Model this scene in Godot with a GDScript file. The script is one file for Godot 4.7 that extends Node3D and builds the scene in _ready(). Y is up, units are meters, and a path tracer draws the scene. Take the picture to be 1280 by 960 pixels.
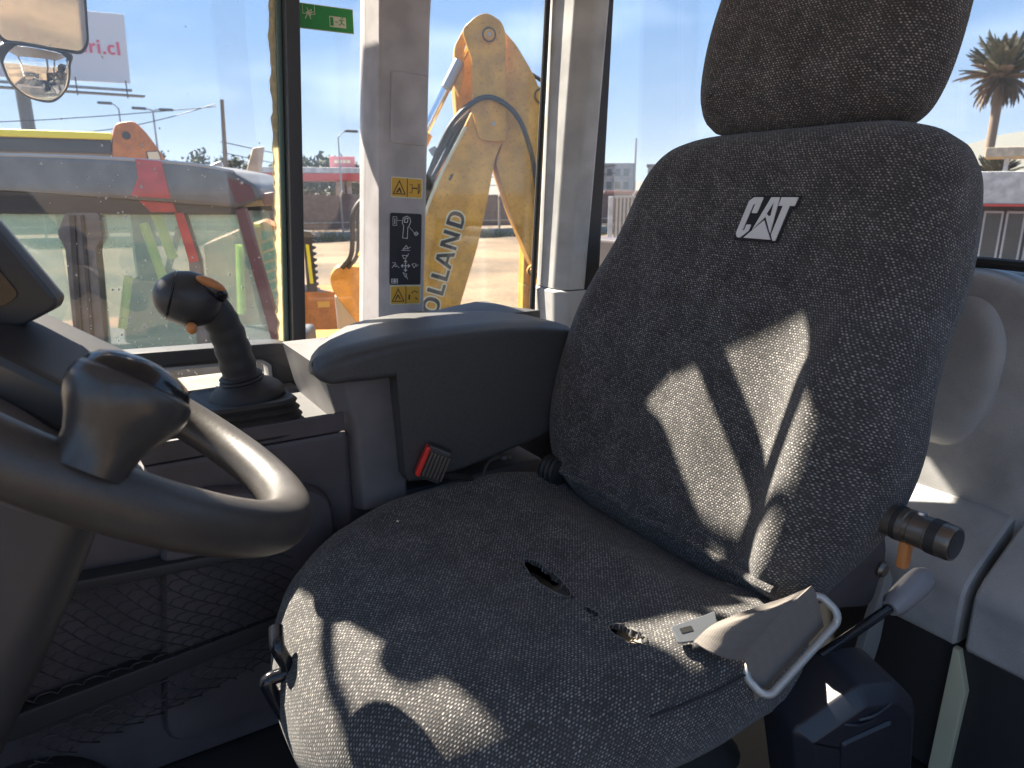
extends Node3D
# Driver's seat of a wheel loader cab, seen from the door; a machinery yard lies beyond the windows.
# x runs to the rear of the machine, -z to the operator's right, y is up; the yard ground is y = 0.

var M := {}
var used := {}
var world_of := {}
var rng := RandomNumberGenerator.new()

func _ready() -> void:
	# camera
	var cam := Camera3D.new()
	cam.name = "camera"
	cam.position = Vector3(0, 2.8, 0)
	cam.rotation_degrees = Vector3(-15.2, -31.8, 0)
	cam.fov = 56.9
	cam.near = 0.05
	cam.far = 2500.0
	add_child(cam)
	cam.current = true
	var lens := CameraAttributesPhysical.new()
	lens.frustum_focal_length = 22.15
	lens.frustum_focus_distance = 1.0
	lens.exposure_aperture = 10.0
	cam.attributes = lens
	cam.fov = 56.9
	# sky
	var env := Environment.new()
	env.background_mode = Environment.BG_SKY
	env.sky = make_sky()
	env.background_energy_multiplier = 1.0
	env.tonemap_mode = Environment.TONE_MAPPER_LINEAR
	env.tonemap_exposure = 5.5
	env.sdfgi_enabled = true
	env.ssao_enabled = true
	env.ssil_enabled = true
	env.fog_enabled = true
	env.fog_density = 0.0003
	env.fog_light_color = Color(0.80, 0.86, 0.93)
	var we := WorldEnvironment.new()
	we.name = "environment"
	we.environment = env
	add_child(we)
	# sun: from the machine's right and a little ahead, 45 degrees up
	var sun := DirectionalLight3D.new()
	sun.name = "sun"
	sun.light_energy = 1.55
	sun.light_color = Color(1.0, 0.955, 0.88)
	sun.light_angular_distance = 0.55
	sun.shadow_enabled = true
	add_child(sun)
	sun.look_at_from_position(Vector3.ZERO, Vector3(0.30, -1.0, 1.0))
	rng.seed = 7
	make_materials()
	yard_ground()
	cab_shell()
	windows()
	rear_of_cab()
	console()
	seat()
	seat_belt()
	steering()
	mirrors()
	digger_boom()
	grey_cab_machine()
	machines_behind()
	surroundings()

func make_sky() -> Sky:
	# clear sky paling to the horizon, thin cirrus and one long vapour trail
	var n := FastNoiseLite.new()
	n.seed = 12
	n.frequency = 1.6
	n.fractal_octaves = 5
	var w := 1024
	var h := 512
	var im := Image.create(w, h, false, Image.FORMAT_RGBA8)
	var p0 := Vector3(-0.04, 0.16, -1.0).normalized()
	for y in h / 2:
		var el := PI / 2 - PI * (y + 0.5) / h
		for x in w:
			var az := TAU * ((x + 0.5) / w - 0.5)
			var d := Vector3(sin(az) * cos(el), sin(el), -cos(az) * cos(el))
			var q := Vector3(d.x * 1.2 + d.z * 0.7, d.y * 6.0, d.z * 1.2 - d.x * 0.5)
			var k := smoothstep(0.05, 0.75, n.get_noise_3dv(q) + 0.10) * 0.55
			k += 0.10 * smoothstep(0.1, 0.7, n.get_noise_3dv(q * 2.7 + Vector3(9, 3, 1)))
			k *= smoothstep(0.0, 0.05, d.y) * (1.0 - smoothstep(0.45, 0.95, d.y))
			var line := el - (0.1844 + 0.189 * (az - 0.101))
			if az > 0.0 and az < 0.36: k += 0.75 * exp(-pow(line / 0.008, 2)) * smoothstep(0.0, 0.12, az) * smoothstep(0.36, 0.26, az) * (0.75 + 0.5 * n.get_noise_1d(az * 30.0))
			im.set_pixel(x, y, Color(1, 1, 1, clampf(k, 0, 1)))
	var m := ProceduralSkyMaterial.new()
	m.sky_top_color = Color(0.39, 0.575, 0.79)
	m.sky_horizon_color = Color(0.69, 0.755, 0.80)
	m.sky_curve = 0.085
	m.sky_energy_multiplier = 0.575
	m.ground_bottom_color = Color(0.50, 0.43, 0.36)
	m.ground_horizon_color = Color(0.70, 0.68, 0.64)
	m.sky_cover = ImageTexture.create_from_image(im)
	m.sky_cover_modulate = Color(0.5, 0.5, 0.5)
	m.sun_angle_max = 22.0
	m.sun_curve = 0.12
	var s := Sky.new()
	s.sky_material = m
	return s

# ---------------------------------------------------------------- mesh building
class B:
	var v := PackedVector3Array()
	var t := PackedVector2Array()

	func tri(a: Vector3, b: Vector3, c: Vector3, ua := Vector2.ZERO, ub := Vector2.ZERO, uc := Vector2.ZERO) -> void:
		v.append(a); v.append(b); v.append(c)
		t.append(ua); t.append(ub); t.append(uc)

	func quad(a: Vector3, b: Vector3, c: Vector3, d: Vector3, ua := Vector2.ZERO, ub := Vector2.ZERO, uc := Vector2.ZERO, ud := Vector2.ZERO) -> void:
		tri(a, b, c, ua, ub, uc)
		tri(a, c, d, ua, uc, ud)

	func fix(s: int) -> void:  # turns a closed shape that came out inside out; front faces run clockwise
		var vol := 0.0
		var o := v[s] if s < v.size() else Vector3.ZERO
		for i in range(s, v.size(), 3):
			vol += (v[i] - o).dot((v[i + 1] - o).cross(v[i + 2] - o))
		if vol > 0.0:
			for i in range(s, v.size(), 3):
				var p := v[i + 1]; v[i + 1] = v[i + 2]; v[i + 2] = p
				var q := t[i + 1]; t[i + 1] = t[i + 2]; t[i + 2] = q

	func flip_to(s: int, dir: Vector3) -> void:  # an open sheet: faces look along dir
		var n := Vector3.ZERO
		for i in range(s, v.size(), 3):
			n += (v[i + 2] - v[i]).cross(v[i + 1] - v[i])
		if n.dot(dir) < 0.0:
			for i in range(s, v.size(), 3):
				var p := v[i + 1]; v[i + 1] = v[i + 2]; v[i + 2] = p
				var q := t[i + 1]; t[i + 1] = t[i + 2]; t[i + 2] = q

	func mesh(inv: Transform3D, angle := 42.0) -> ArrayMesh:
		var n := v.size()
		for i in n:
			v[i] = inv * v[i]
		var fn := PackedVector3Array(); fn.resize(n / 3)
		var at := {}
		var keys: Array[Vector3i] = []
		keys.resize(n)
		for i in n:
			keys[i] = Vector3i((v[i] * 20000.0).round())
		for f in n / 3:
			fn[f] = (v[f * 3 + 2] - v[f * 3]).cross(v[f * 3 + 1] - v[f * 3])
			for k in 3:
				var key := keys[f * 3 + k]
				if at.has(key): at[key].append(f)
				else: at[key] = [f]
		var nn := PackedVector3Array(); nn.resize(n)
		var lim := cos(deg_to_rad(angle))
		for f in n / 3:
			var own := fn[f].normalized()
			for k in 3:
				var s := Vector3.ZERO
				for g: int in at[keys[f * 3 + k]]:
					if own.dot(fn[g].normalized()) >= lim: s += fn[g]
				nn[f * 3 + k] = s.normalized() if s.length_squared() > 0.0 else Vector3.UP
		var arr := []
		arr.resize(Mesh.ARRAY_MAX)
		arr[Mesh.ARRAY_VERTEX] = v
		arr[Mesh.ARRAY_NORMAL] = nn
		arr[Mesh.ARRAY_TEX_UV] = t
		var st := SurfaceTool.new()
		st.create_from_arrays(arr)
		st.index()
		return st.commit()

func numbered(called: String, parent: Node) -> String:
	var key := str(parent.get_instance_id()) + called
	used[key] = used.get(key, -1) + 1
	return called if used[key] == 0 else "%s_%03d" % [called, used[key]]

func thing(called: String, label: String, category: String, at := Vector3.ZERO, yaw := 0.0, group := "") -> Node3D:
	var o := Node3D.new()
	o.name = numbered(called, self)
	o.position = at
	o.rotation.y = deg_to_rad(yaw)
	o.set_meta("label", label)
	o.set_meta("category", category)
	if group: o.set_meta("group", group)
	add_child(o, true)
	world_of[o] = Transform3D(Basis(Vector3.UP, deg_to_rad(yaw)), at)
	return o

# One mesh under a thing or a part. Shapes are given in world metres unless local is true.
func part(called: String, b: B, m: Material, parent: Node3D, local := false, angle := 42.0) -> MeshInstance3D:
	var o := MeshInstance3D.new()
	o.name = numbered(called, parent)
	var w: Transform3D = world_of.get(parent, Transform3D())
	o.mesh = b.mesh(Transform3D() if local else w.affine_inverse(), angle)
	o.material_override = m
	parent.add_child(o, true)
	world_of[o] = w
	return o

func tag(o: Node, label: String, category: String, group := "") -> void:
	o.set_meta("label", label)
	o.set_meta("category", category)
	if group: o.set_meta("group", group)

func struct(called: String, b: B, m: Material, label := "", angle := 42.0) -> MeshInstance3D:
	var o := part(called, b, m, self, false, angle)
	o.set_meta("kind", "structure")
	if label: o.set_meta("label", label)
	return o

func copy(o: Node3D, label: String, at: Vector3, yaw := 0.0, size := 1.0) -> Node3D:
	var c: Node3D = o.duplicate()
	var base := String(o.name)
	c.name = numbered(base, self)
	c.position = at
	c.rotation.y = deg_to_rad(yaw)
	c.scale = Vector3.ONE * size
	c.set_meta("label", label)
	add_child(c, true)
	return c

# ---------------------------------------------------------------- shapes
func xf(at: Vector3, x := Vector3.RIGHT, y := Vector3.UP) -> Transform3D:
	var z := x.cross(y).normalized()
	var yy := z.cross(x).normalized()
	return Transform3D(Basis(x.normalized(), yy, z), at)

func rrect(w: float, h: float, r: float, k := 4) -> PackedVector2Array:
	var p := PackedVector2Array()
	for c in 4:
		var mid := Vector2([1, -1, -1, 1][c] * (w / 2 - r), [1, 1, -1, -1][c] * (h / 2 - r))
		for i in k + 1:
			p.append(mid + Vector2.from_angle(c * PI / 2 + i * PI / 2 / k) * r)
	return p

func circle(r: float, k := 20) -> PackedVector2Array:
	var p := PackedVector2Array()
	for i in k: p.append(Vector2.from_angle(TAU * i / k) * r)
	return p

func poly(a: Array) -> PackedVector2Array:
	var p := PackedVector2Array()
	for i in range(0, a.size(), 2): p.append(Vector2(a[i], a[i + 1]))
	return p

func smooth(p: PackedVector2Array, k := 4) -> PackedVector2Array:  # closed Catmull-Rom
	var o := PackedVector2Array()
	var n := p.size()
	for i in n:
		for j in k:
			o.append(p[i].cubic_interpolate(p[(i + 1) % n], p[(i + n - 1) % n], p[(i + 2) % n], float(j) / k))
	return o

func rounded(p: PackedVector2Array, r: float, k := 4) -> PackedVector2Array:  # polygon with its corners rounded
	var o := PackedVector2Array()
	var n := p.size()
	for i in n:
		var a := p[(i + n - 1) % n] - p[i]
		var c := p[(i + 1) % n] - p[i]
		var d := minf(r, minf(a.length(), c.length()) * 0.45)
		var s := p[i] + a.normalized() * d
		var e := p[i] + c.normalized() * d
		for j in k + 1:
			var q := float(j) / k
			o.append(s.lerp(p[i], q).lerp(p[i].lerp(e, q), q))
	return o

func normals2(p: PackedVector2Array) -> PackedVector2Array:
	var area := 0.0
	var n := p.size()
	for i in n: area += p[i].cross(p[(i + 1) % n])
	var s := 1.0 if area > 0.0 else -1.0
	var o := PackedVector2Array()
	for i in n:
		var a := (p[i] - p[(i + n - 1) % n]).normalized()
		var c := (p[(i + 1) % n] - p[i]).normalized()
		var m := (Vector2(a.y, -a.x) + Vector2(c.y, -c.x)) * s
		var l := m.length()
		o.append(m / l * minf(2.0 / l, 1.6) if l > 0.001 else Vector2.ZERO)
	return o

# An outline raised along local z through profile steps (inset, height), with an optional crown over its last face.
func pillow(b: B, outline: PackedVector2Array, prof: Array, x := Transform3D(), inner: Array = [], crown: Variant = null, hub := Vector2.INF) -> void:
	var s0 := b.v.size()
	var n := outline.size()
	var nr := normals2(outline)
	var rings: Array[PackedVector2Array] = []
	var hs: Array[float] = []
	var arc: Array[float] = []
	for q: Vector2 in prof:
		var r := PackedVector2Array()
		for i in n: r.append(outline[i] - nr[i] * q.x)
		rings.append(r)
		hs.append(q.y)
	arc.resize(prof.size())
	for k in range(prof.size() - 1, -1, -1):
		arc[k] = 0.0 if k == prof.size() - 1 else arc[k + 1] + (prof[k] as Vector2).distance_to(prof[k + 1])
	var last: PackedVector2Array = rings[-1]
	var c := hub
	if c == Vector2.INF:
		c = Vector2.ZERO
		for p in last: c += p / n
	for s: float in inner:
		var r := PackedVector2Array()
		for p in last: r.append(c + (p - c) * s)
		rings.append(r)
		hs.append(hs[-1])
		arc.append(0.0)
	var pts: Array[PackedVector3Array] = []
	var uvs: Array[PackedVector2Array] = []
	for k in rings.size():
		var p3 := PackedVector3Array()
		var u2 := PackedVector2Array()
		var ring := rings[k]
		for i in n:
			var h := hs[k]
			if crown != null: h += crown.call(ring[i])
			p3.append(x * Vector3(ring[i].x, ring[i].y, h))
			u2.append((last[i] + nr[i] * arc[k]) if k < prof.size() else ring[i])
		pts.append(p3)
		uvs.append(u2)
	for k in rings.size() - 1:
		for i in n:
			var j := (i + 1) % n
			b.quad(pts[k][i], pts[k][j], pts[k + 1][j], pts[k + 1][i], uvs[k][i], uvs[k][j], uvs[k + 1][j], uvs[k + 1][i])
	var e := rings.size() - 1
	if inner.size():
		var hc: float = hs[e] + (crown.call(c) if crown != null else 0.0)
		for i in n:
			b.tri(pts[e][i], pts[e][(i + 1) % n], x * Vector3(c.x, c.y, hc), uvs[e][i], uvs[e][(i + 1) % n], c)
	else:
		var ix := Geometry2D.triangulate_polygon(rings[e])
		if ix.is_empty():
			var m3 := Vector3.ZERO
			for q in pts[e]: m3 += q / n
			for i in n: b.tri(pts[e][i], pts[e][(i + 1) % n], m3)
		for i in range(0, ix.size(), 3): capped(b, pts[e], uvs[e], ix[i], ix[i + 1], ix[i + 2], rings[e], false)
	var iy := Geometry2D.triangulate_polygon(rings[0])
	for i in range(0, iy.size(), 3): capped(b, pts[0], uvs[0], iy[i], iy[i + 1], iy[i + 2], rings[0], true)
	b.fix(s0)

func capped(b: B, p: PackedVector3Array, u: PackedVector2Array, i: int, j: int, k: int, ring: PackedVector2Array, low: bool) -> void:
	var area := 0.0
	for q in ring.size(): area += ring[q].cross(ring[(q + 1) % ring.size()])
	var ccw := (ring[j] - ring[i]).cross(ring[k] - ring[i]) * signf(area) > 0.0
	if ccw == low: b.tri(p[i], p[k], p[j], u[i], u[k], u[j])
	else: b.tri(p[i], p[j], p[k], u[i], u[j], u[k])

# A plate: outline extruded from z0 to z1 with a chamfered edge.
func slab(b: B, outline: PackedVector2Array, z0: float, z1: float, bev := 0.002, x := Transform3D()) -> void:
	if bev <= 0.0: pillow(b, outline, [Vector2(0, z0), Vector2(0, z1)], x)
	else: pillow(b, outline, [Vector2(bev, z0), Vector2(bev * 0.3, z0 + bev * 0.3), Vector2(0, z0 + bev), Vector2(0, z1 - bev), Vector2(bev * 0.3, z1 - bev * 0.3), Vector2(bev, z1)], x)

func box(b: B, size: Vector3, x := Transform3D(), r := 0.003) -> void:
	var q := minf(r, minf(size.x, minf(size.y, size.z)) * 0.45)
	slab(b, rrect(size.x, size.y, q, 2), -size.z / 2, size.z / 2, q, x)

func bar(b: B, lo: Vector3, hi: Vector3, r := 0.003) -> void:  # an axis-aligned box by its corners
	box(b, (hi - lo).abs(), Transform3D(Basis(), (lo + hi) / 2), r)

func loft(b: B, rings: Array, cap0 := true, cap1 := true) -> void:
	var s0 := b.v.size()
	var n: int = rings[0].size()
	var d := 0.0
	var ds: Array[float] = [0.0]
	for k in range(1, rings.size()):
		d += rings[k][0].distance_to(rings[k - 1][0])
		ds.append(d)
	for k in rings.size() - 1:
		var u := 0.0
		for i in n:
			var j := (i + 1) % n
			var w: float = rings[k][i].distance_to(rings[k][j])
			b.quad(rings[k][i], rings[k][j], rings[k + 1][j], rings[k + 1][i], Vector2(u, ds[k]), Vector2(u + w, ds[k]), Vector2(u + w, ds[k + 1]), Vector2(u, ds[k + 1]))
			u += w
	for e in 2:
		if (e == 0 and not cap0) or (e == 1 and not cap1): continue
		var r: PackedVector3Array = rings[0] if e == 0 else rings[-1]
		var c := Vector3.ZERO
		for p in r: c += p / n
		for i in n:
			if e == 0: b.tri(r[(i + 1) % n], r[i], c)
			else: b.tri(r[i], r[(i + 1) % n], c)
	b.fix(s0)

func curve(p: Array, k := 6) -> PackedVector3Array:  # Catmull-Rom through the points
	var o := PackedVector3Array()
	for i in p.size() - 1:
		var a: Vector3 = p[i]
		var c: Vector3 = p[i + 1]
		var pre: Vector3 = p[i - 1] if i > 0 else a * 2.0 - c
		var post: Vector3 = p[i + 2] if i + 2 < p.size() else c * 2.0 - a
		for j in k: o.append(a.cubic_interpolate(c, pre, post, float(j) / k))
	o.append(p[-1])
	return o

func tube(b: B, p: PackedVector3Array, r: Variant, sides := 10, squash := 1.0, closed := false) -> void:
	var rings: Array = []
	var nrm := Vector3.ZERO
	for i in p.size():
		var d := (p[mini(i + 1, p.size() - 1)] - p[maxi(i - 1, 0)]).normalized()
		if nrm == Vector3.ZERO: nrm = d.cross(Vector3.UP if absf(d.y) < 0.9 else Vector3.RIGHT).normalized()
		nrm = (nrm - d * nrm.dot(d)).normalized()
		var bi := d.cross(nrm)
		var rad: float = r if not r is Array else r[mini(i, r.size() - 1)]
		var ring := PackedVector3Array()
		for k in sides:
			ring.append(p[i] + (nrm * cos(TAU * k / sides) + bi * sin(TAU * k / sides) * squash) * rad)
		rings.append(ring)
	if closed:
		rings.remove_at(rings.size() - 1)
		rings.remove_at(rings.size() - 1)
		rings.append(rings[0])
	loft(b, rings, not closed, not closed)

func rod(b: B, a: Vector3, c: Vector3, r: float, sides := 8) -> void:
	tube(b, PackedVector3Array([a, c]), r, sides)

func lathe(b: B, prof: Array, x := Transform3D(), sides := 28) -> void:  # profile (radius, height) about local y
	var rings: Array = []
	for q: Vector2 in prof:
		var ring := PackedVector3Array()
		for k in sides: ring.append(x * Vector3(q.x * cos(TAU * k / sides), q.y, q.x * sin(TAU * k / sides)))
		rings.append(ring)
	loft(b, rings)

func ball(b: B, c: Vector3, r: Vector3, x := Basis(), k := 20) -> void:
	var prof: Array = []
	for i in k / 2 + 1:
		var a := -PI / 2 + PI * i / (k / 2)
		prof.append(Vector2(maxf(cos(a), 0.001), sin(a)))
	lathe(b, prof, Transform3D(x * Basis.from_scale(r), c), k)

func stroke(b: B, p: Array, w: float, x: Transform3D, z0 := 0.0, z1 := 0.0006) -> void:  # a drawn line, raised a hair
	for i in p.size() - 1:
		var a: Vector2 = p[i]
		var c: Vector2 = p[i + 1]
		var d := (c - a).normalized() * w / 2
		var n := Vector2(-d.y, d.x)
		slab(b, PackedVector2Array([a - d - n, c + d - n, c + d + n, a - d + n]), z0, z1 + 0.00003 * (i % 3), 0.0, x)

# ---------------------------------------------------------------- materials
var grain: NoiseTexture2D
var blotch: NoiseTexture2D
var specks: NoiseTexture2D
var fine_bump: NoiseTexture2D

func noise_tex(freq: float, lo: float, hi: float, seed_ := 1, type := FastNoiseLite.TYPE_SIMPLEX_SMOOTH, oct := 4, size := 512, a := 0.0, z := 1.0) -> NoiseTexture2D:
	var f := FastNoiseLite.new()
	f.seed = seed_
	f.noise_type = type
	f.frequency = freq
	f.fractal_octaves = oct
	var t := NoiseTexture2D.new()
	t.width = size
	t.height = size
	t.seamless = true
	t.noise = f
	var g := Gradient.new()
	g.set_color(0, Color(lo, lo, lo))
	g.set_color(1, Color(hi, hi, hi))
	g.set_offset(0, a)
	g.set_offset(1, z)
	t.color_ramp = g
	return t

func lin(r: float, g: float, b_: float, a := 1.0) -> Color:
	var c := Color(r, g, b_).linear_to_srgb()
	c.a = a
	return c

# colour in linear values; grain_ = repeats per metre of a grain, bump in cm
func mat(c: Color, rough: float, o := {}) -> StandardMaterial3D:
	var m := StandardMaterial3D.new()
	m.albedo_color = c
	m.roughness = rough
	m.metallic = o.get("metal", 0.0)
	m.metallic_specular = o.get("spec", 0.5)
	m.uv1_triplanar = true
	var s: float = o.get("scale", 6.0)
	m.uv1_scale = Vector3(s, s, s)
	if o.has("tex"): m.albedo_texture = o.tex
	if o.has("bump"):
		m.heightmap_enabled = true
		m.heightmap_texture = o.get("bump_tex", fine_bump)
		m.heightmap_scale = o.bump
	if o.has("rim"):
		m.rim_enabled = true
		m.rim = o.rim
		m.rim_tint = 0.5
	if o.has("rough_tex"):
		m.roughness_texture = o.rough_tex
	if o.has("patch"):  # coarse patches of dust or wear, multiplied
		m.detail_enabled = true
		m.detail_albedo = o.patch
		m.detail_blend_mode = BaseMaterial3D.BLEND_MODE_MUL
		m.detail_uv_layer = BaseMaterial3D.DETAIL_UV_2
		m.uv2_triplanar = true
		var q: float = o.get("patch_scale", 1.3)
		m.uv2_scale = Vector3(q, q, q)
	return m

func clear_glass(c: Color, alpha: float) -> StandardMaterial3D:
	var m := StandardMaterial3D.new()
	m.transparency = BaseMaterial3D.TRANSPARENCY_ALPHA
	m.albedo_color = Color(c.r, c.g, c.b, alpha)
	m.roughness = 0.02
	return m

func weave(cols: int, rows: int, px: int, seed_: int, dark: Color, pale: Color, height: bool) -> ImageTexture:
	# a woven cloth: rows of short pale yarn floats over a dark ground, every other row set half a step over
	var r := RandomNumberGenerator.new()
	r.seed = seed_
	var im := Image.create(px, px, false, Image.FORMAT_RGB8)
	var yarn: Array[Vector4] = []  # brightness, size, shift of each float
	for i in cols * rows:
		var q := r.randf()
		var k := r.randf_range(0.75, 1.0) if q < 0.26 else r.randf_range(0.3, 0.7) if q < 0.72 else r.randf_range(0.03, 0.28)
		yarn.append(Vector4(k, r.randf_range(0.36, 0.56), r.randf_range(-0.12, 0.12), r.randf_range(-0.1, 0.1)))
	for y in px:
		for x in px:
			var fy := float(y) / px * rows
			var row := int(fy)
			var fx := float(x) / px * cols + 0.5 * (row % 2)
			var col := int(fx) % cols
			var w := yarn[row * cols + col]
			var dx := fposmod(fx, 1.0) - 0.5 + w.z
			var dy := fposmod(fy, 1.0) - 0.5 + w.w
			var d := Vector2(dx * 1.15 + dy * 0.45, dy * 1.1 - dx * 0.18)
			var f := smoothstep(0.0, 0.8, clampf(1.0 - d.length() / w.y, 0.0, 1.0))
			if height:
				var h := clampf(0.25 + 0.6 * f + r.randf_range(-0.08, 0.08), 0, 1)
				im.set_pixel(x, y, Color(h, h, h))
			else:
				var c := dark.lerp(pale, f * w.x)
				var q := r.randf_range(0.72, 1.28)
				im.set_pixel(x, y, Color(c.r * q, c.g * q, c.b * q).linear_to_srgb())
	return ImageTexture.create_from_image(im)

func ribs(height: bool) -> ImageTexture:  # the fine cross ribs and edge lines of belt webbing
	var r := RandomNumberGenerator.new()
	r.seed = 5
	var im := Image.create(256, 128, false, Image.FORMAT_RGB8)
	for y in 128:
		for x in 256:
			var k := 0.5 + 0.5 * sin(y * TAU / 8.0 + (x % 8) * 0.5)
			var q := 0.5 + 0.5 * sin(x * TAU / 32.0)
			var g := r.randf_range(-0.05, 0.05)
			var c := 0.4 + 0.4 * k + 0.15 * q + g if height else 0.93 + 0.03 * k + 0.02 * q + g * 0.6
			im.set_pixel(x, y, Color(c, c, c))
	return ImageTexture.create_from_image(im)

func make_materials() -> void:
	grain = noise_tex(0.05, 0.90, 1.0, 3, FastNoiseLite.TYPE_SIMPLEX_SMOOTH, 5)
	blotch = noise_tex(0.012, 0.86, 1.0, 5, FastNoiseLite.TYPE_SIMPLEX_SMOOTH, 5, 512, 0.25, 0.75)
	specks = noise_tex(0.09, 0.80, 1.0, 8, FastNoiseLite.TYPE_CELLULAR, 3, 512, 0.0, 0.35)
	fine_bump = noise_tex(0.12, 0.0, 1.0, 9, FastNoiseLite.TYPE_SIMPLEX_SMOOTH, 3)
	var scuff := noise_tex(0.03, 0.80, 1.0, 17, FastNoiseLite.TYPE_SIMPLEX_SMOOTH, 6, 512, 0.12, 0.34)
	var cloth := StandardMaterial3D.new()
	var dark := Color(0.062, 0.061, 0.062)
	cloth.albedo_texture = weave(20, 30, 820, 11, dark, Color(0.50, 0.475, 0.445), false)
	cloth.heightmap_enabled = true
	cloth.heightmap_texture = weave(20, 30, 660, 11, dark, dark, true)
	cloth.heightmap_scale = 0.11
	cloth.roughness = 0.95
	cloth.metallic_specular = 0.25
	cloth.uv1_scale = Vector3(10.5, 10.5, 1)
	cloth.rim_enabled = true
	cloth.rim = 0.35
	cloth.rim_tint = 0.4
	cloth.detail_enabled = true
	cloth.detail_albedo = blotch
	cloth.detail_blend_mode = BaseMaterial3D.BLEND_MODE_MUL
	cloth.detail_uv_layer = BaseMaterial3D.DETAIL_UV_2
	cloth.uv2_triplanar = true
	cloth.uv2_scale = Vector3(2.3, 2.3, 2.3)
	M.cloth = cloth
	M.foam = mat(lin(0.55, 0.47, 0.34), 0.9, {"tex": grain, "scale": 14.0, "bump": 0.15})
	M.lining = mat(lin(0.13, 0.12, 0.11), 0.9, {"tex": grain, "scale": 14.0, "bump": 0.15})
	M.web_thread = mat(lin(0.16, 0.155, 0.145), 0.9)
	M.thread = mat(lin(0.03, 0.03, 0.032), 0.9)
	M.trim = mat(lin(0.52, 0.495, 0.505), 0.55, {"tex": grain, "scale": 16.0, "bump": 0.012, "patch": blotch, "patch_scale": 1.1})
	M.headliner = mat(lin(0.62, 0.61, 0.60), 0.9, {"tex": grain, "scale": 16.0})
	M.trim_mid = mat(lin(0.17, 0.16, 0.165), 0.5, {"tex": grain, "scale": 16.0, "bump": 0.012, "patch": blotch, "patch_scale": 1.1})
	M.trim_dark = mat(lin(0.10, 0.086, 0.093), 0.5, {"tex": grain, "scale": 16.0, "bump": 0.012, "patch": blotch, "patch_scale": 1.1})
	M.trim_pale = mat(lin(0.52, 0.52, 0.51), 0.5, {"tex": grain, "scale": 16.0, "bump": 0.01, "patch": blotch, "patch_scale": 1.1})
	M.tray = mat(lin(0.085, 0.085, 0.088), 0.5, {"tex": grain, "scale": 16.0, "patch": specks, "patch_scale": 4.0})
	M.sill = mat(lin(0.14, 0.128, 0.095), 0.6, {"tex": grain, "scale": 16.0, "patch": blotch, "patch_scale": 1.6})
	M.rear_grey = mat(lin(0.50, 0.50, 0.50), 0.5, {"tex": grain, "scale": 12.0, "bump": 0.008, "patch": blotch})
	M.black = mat(lin(0.040, 0.040, 0.042), 0.42, {"tex": grain, "scale": 20.0, "bump": 0.01})
	M.pad = mat(lin(0.066, 0.067, 0.069), 0.5, {"tex": grain, "scale": 18.0, "bump": 0.015, "patch": specks, "patch_scale": 3.0})
	M.rubber = mat(lin(0.026, 0.026, 0.027), 0.6, {"tex": grain, "scale": 20.0, "bump": 0.008})
	M.wheel = mat(lin(0.062, 0.056, 0.052), 0.42, {"tex": blotch, "scale": 3.0, "bump": 0.015, "patch": specks, "patch_scale": 7.0})
	M.knob = mat(lin(0.050, 0.049, 0.049), 0.3, {"tex": grain, "scale": 10.0, "patch": specks, "patch_scale": 9.0})
	M.gloss = mat(lin(0.012, 0.013, 0.017), 0.16)
	M.metal = mat(lin(0.62, 0.62, 0.64), 0.32, {"metal": 0.9, "tex": grain, "scale": 18.0})
	M.paint_metal = mat(lin(0.52, 0.52, 0.50), 0.45, {"metal": 0.4, "tex": grain, "scale": 18.0, "patch": specks, "patch_scale": 8.0})
	M.tongue = mat(lin(0.16, 0.175, 0.195), 0.4, {"metal": 0.3, "tex": grain, "scale": 18.0})
	M.worn = mat(lin(0.19, 0.17, 0.15), 0.34, {"metal": 0.7, "tex": grain, "scale": 22.0})
	M.lever = mat(lin(0.30, 0.29, 0.30), 0.35, {"tex": grain, "scale": 30.0})
	M.navy = mat(lin(0.022, 0.024, 0.034), 0.4, {"tex": grain, "scale": 14.0, "bump": 0.01})
	M.web = mat(lin(0.185, 0.165, 0.148), 0.85, {"rim": 0.3, "tex": grain, "scale": 25.0})
	M.web.uv1_triplanar = false
	M.web.uv1_scale = Vector3(1, 1, 1)
	M.web.albedo_texture = ribs(false)
	M.web.heightmap_enabled = true
	M.web.heightmap_texture = ribs(true)
	M.web.heightmap_scale = 0.05
	M.orange_soft = mat(lin(0.55, 0.22, 0.07), 0.45)
	M.red_button = mat(lin(0.70, 0.03, 0.02), 0.35)
	M.silver = mat(lin(0.78, 0.78, 0.78), 0.45, { "tex": grain, "scale": 60.0, "bump": 0.02})
	M.patch = mat(lin(0.012, 0.013, 0.017), 0.8)
	M.sealant = mat(lin(0.78, 0.68, 0.46), 0.7, {"tex": blotch, "scale": 9.0, "bump": 0.2})
	M.sealant.backlight_enabled = true
	M.sealant.backlight = Color(1.0, 0.96, 0.88)
	M.glass_edge = mat(lin(0.10, 0.16, 0.14), 0.15)
	M.glass_edge.backlight_enabled = true
	M.glass_edge.backlight = Color(0.2, 0.26, 0.23)
	M.green_sign = mat(lin(0.02, 0.26, 0.05), 0.4)
	M.cream_print = mat(lin(0.62, 0.62, 0.45), 0.5)
	M.yellow_sign = mat(lin(0.62, 0.36, 0.05), 0.4)
	M.print_black = mat(lin(0.02, 0.02, 0.02), 0.5)
	M.print_white = mat(lin(0.62, 0.63, 0.65), 0.5)
	M.decal = mat(lin(0.018, 0.021, 0.030), 0.35)
	M.lamp = mat(lin(0.05, 0.05, 0.05), 0.5)
	M.mirror = mat(lin(0.85, 0.86, 0.86), 0.03, {"metal": 1.0})
	M.glass = clear_glass(Color(1, 1, 1), 0.006)
	M.green_glass = clear_glass(lin(0.42, 0.66, 0.56), 0.30)
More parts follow.
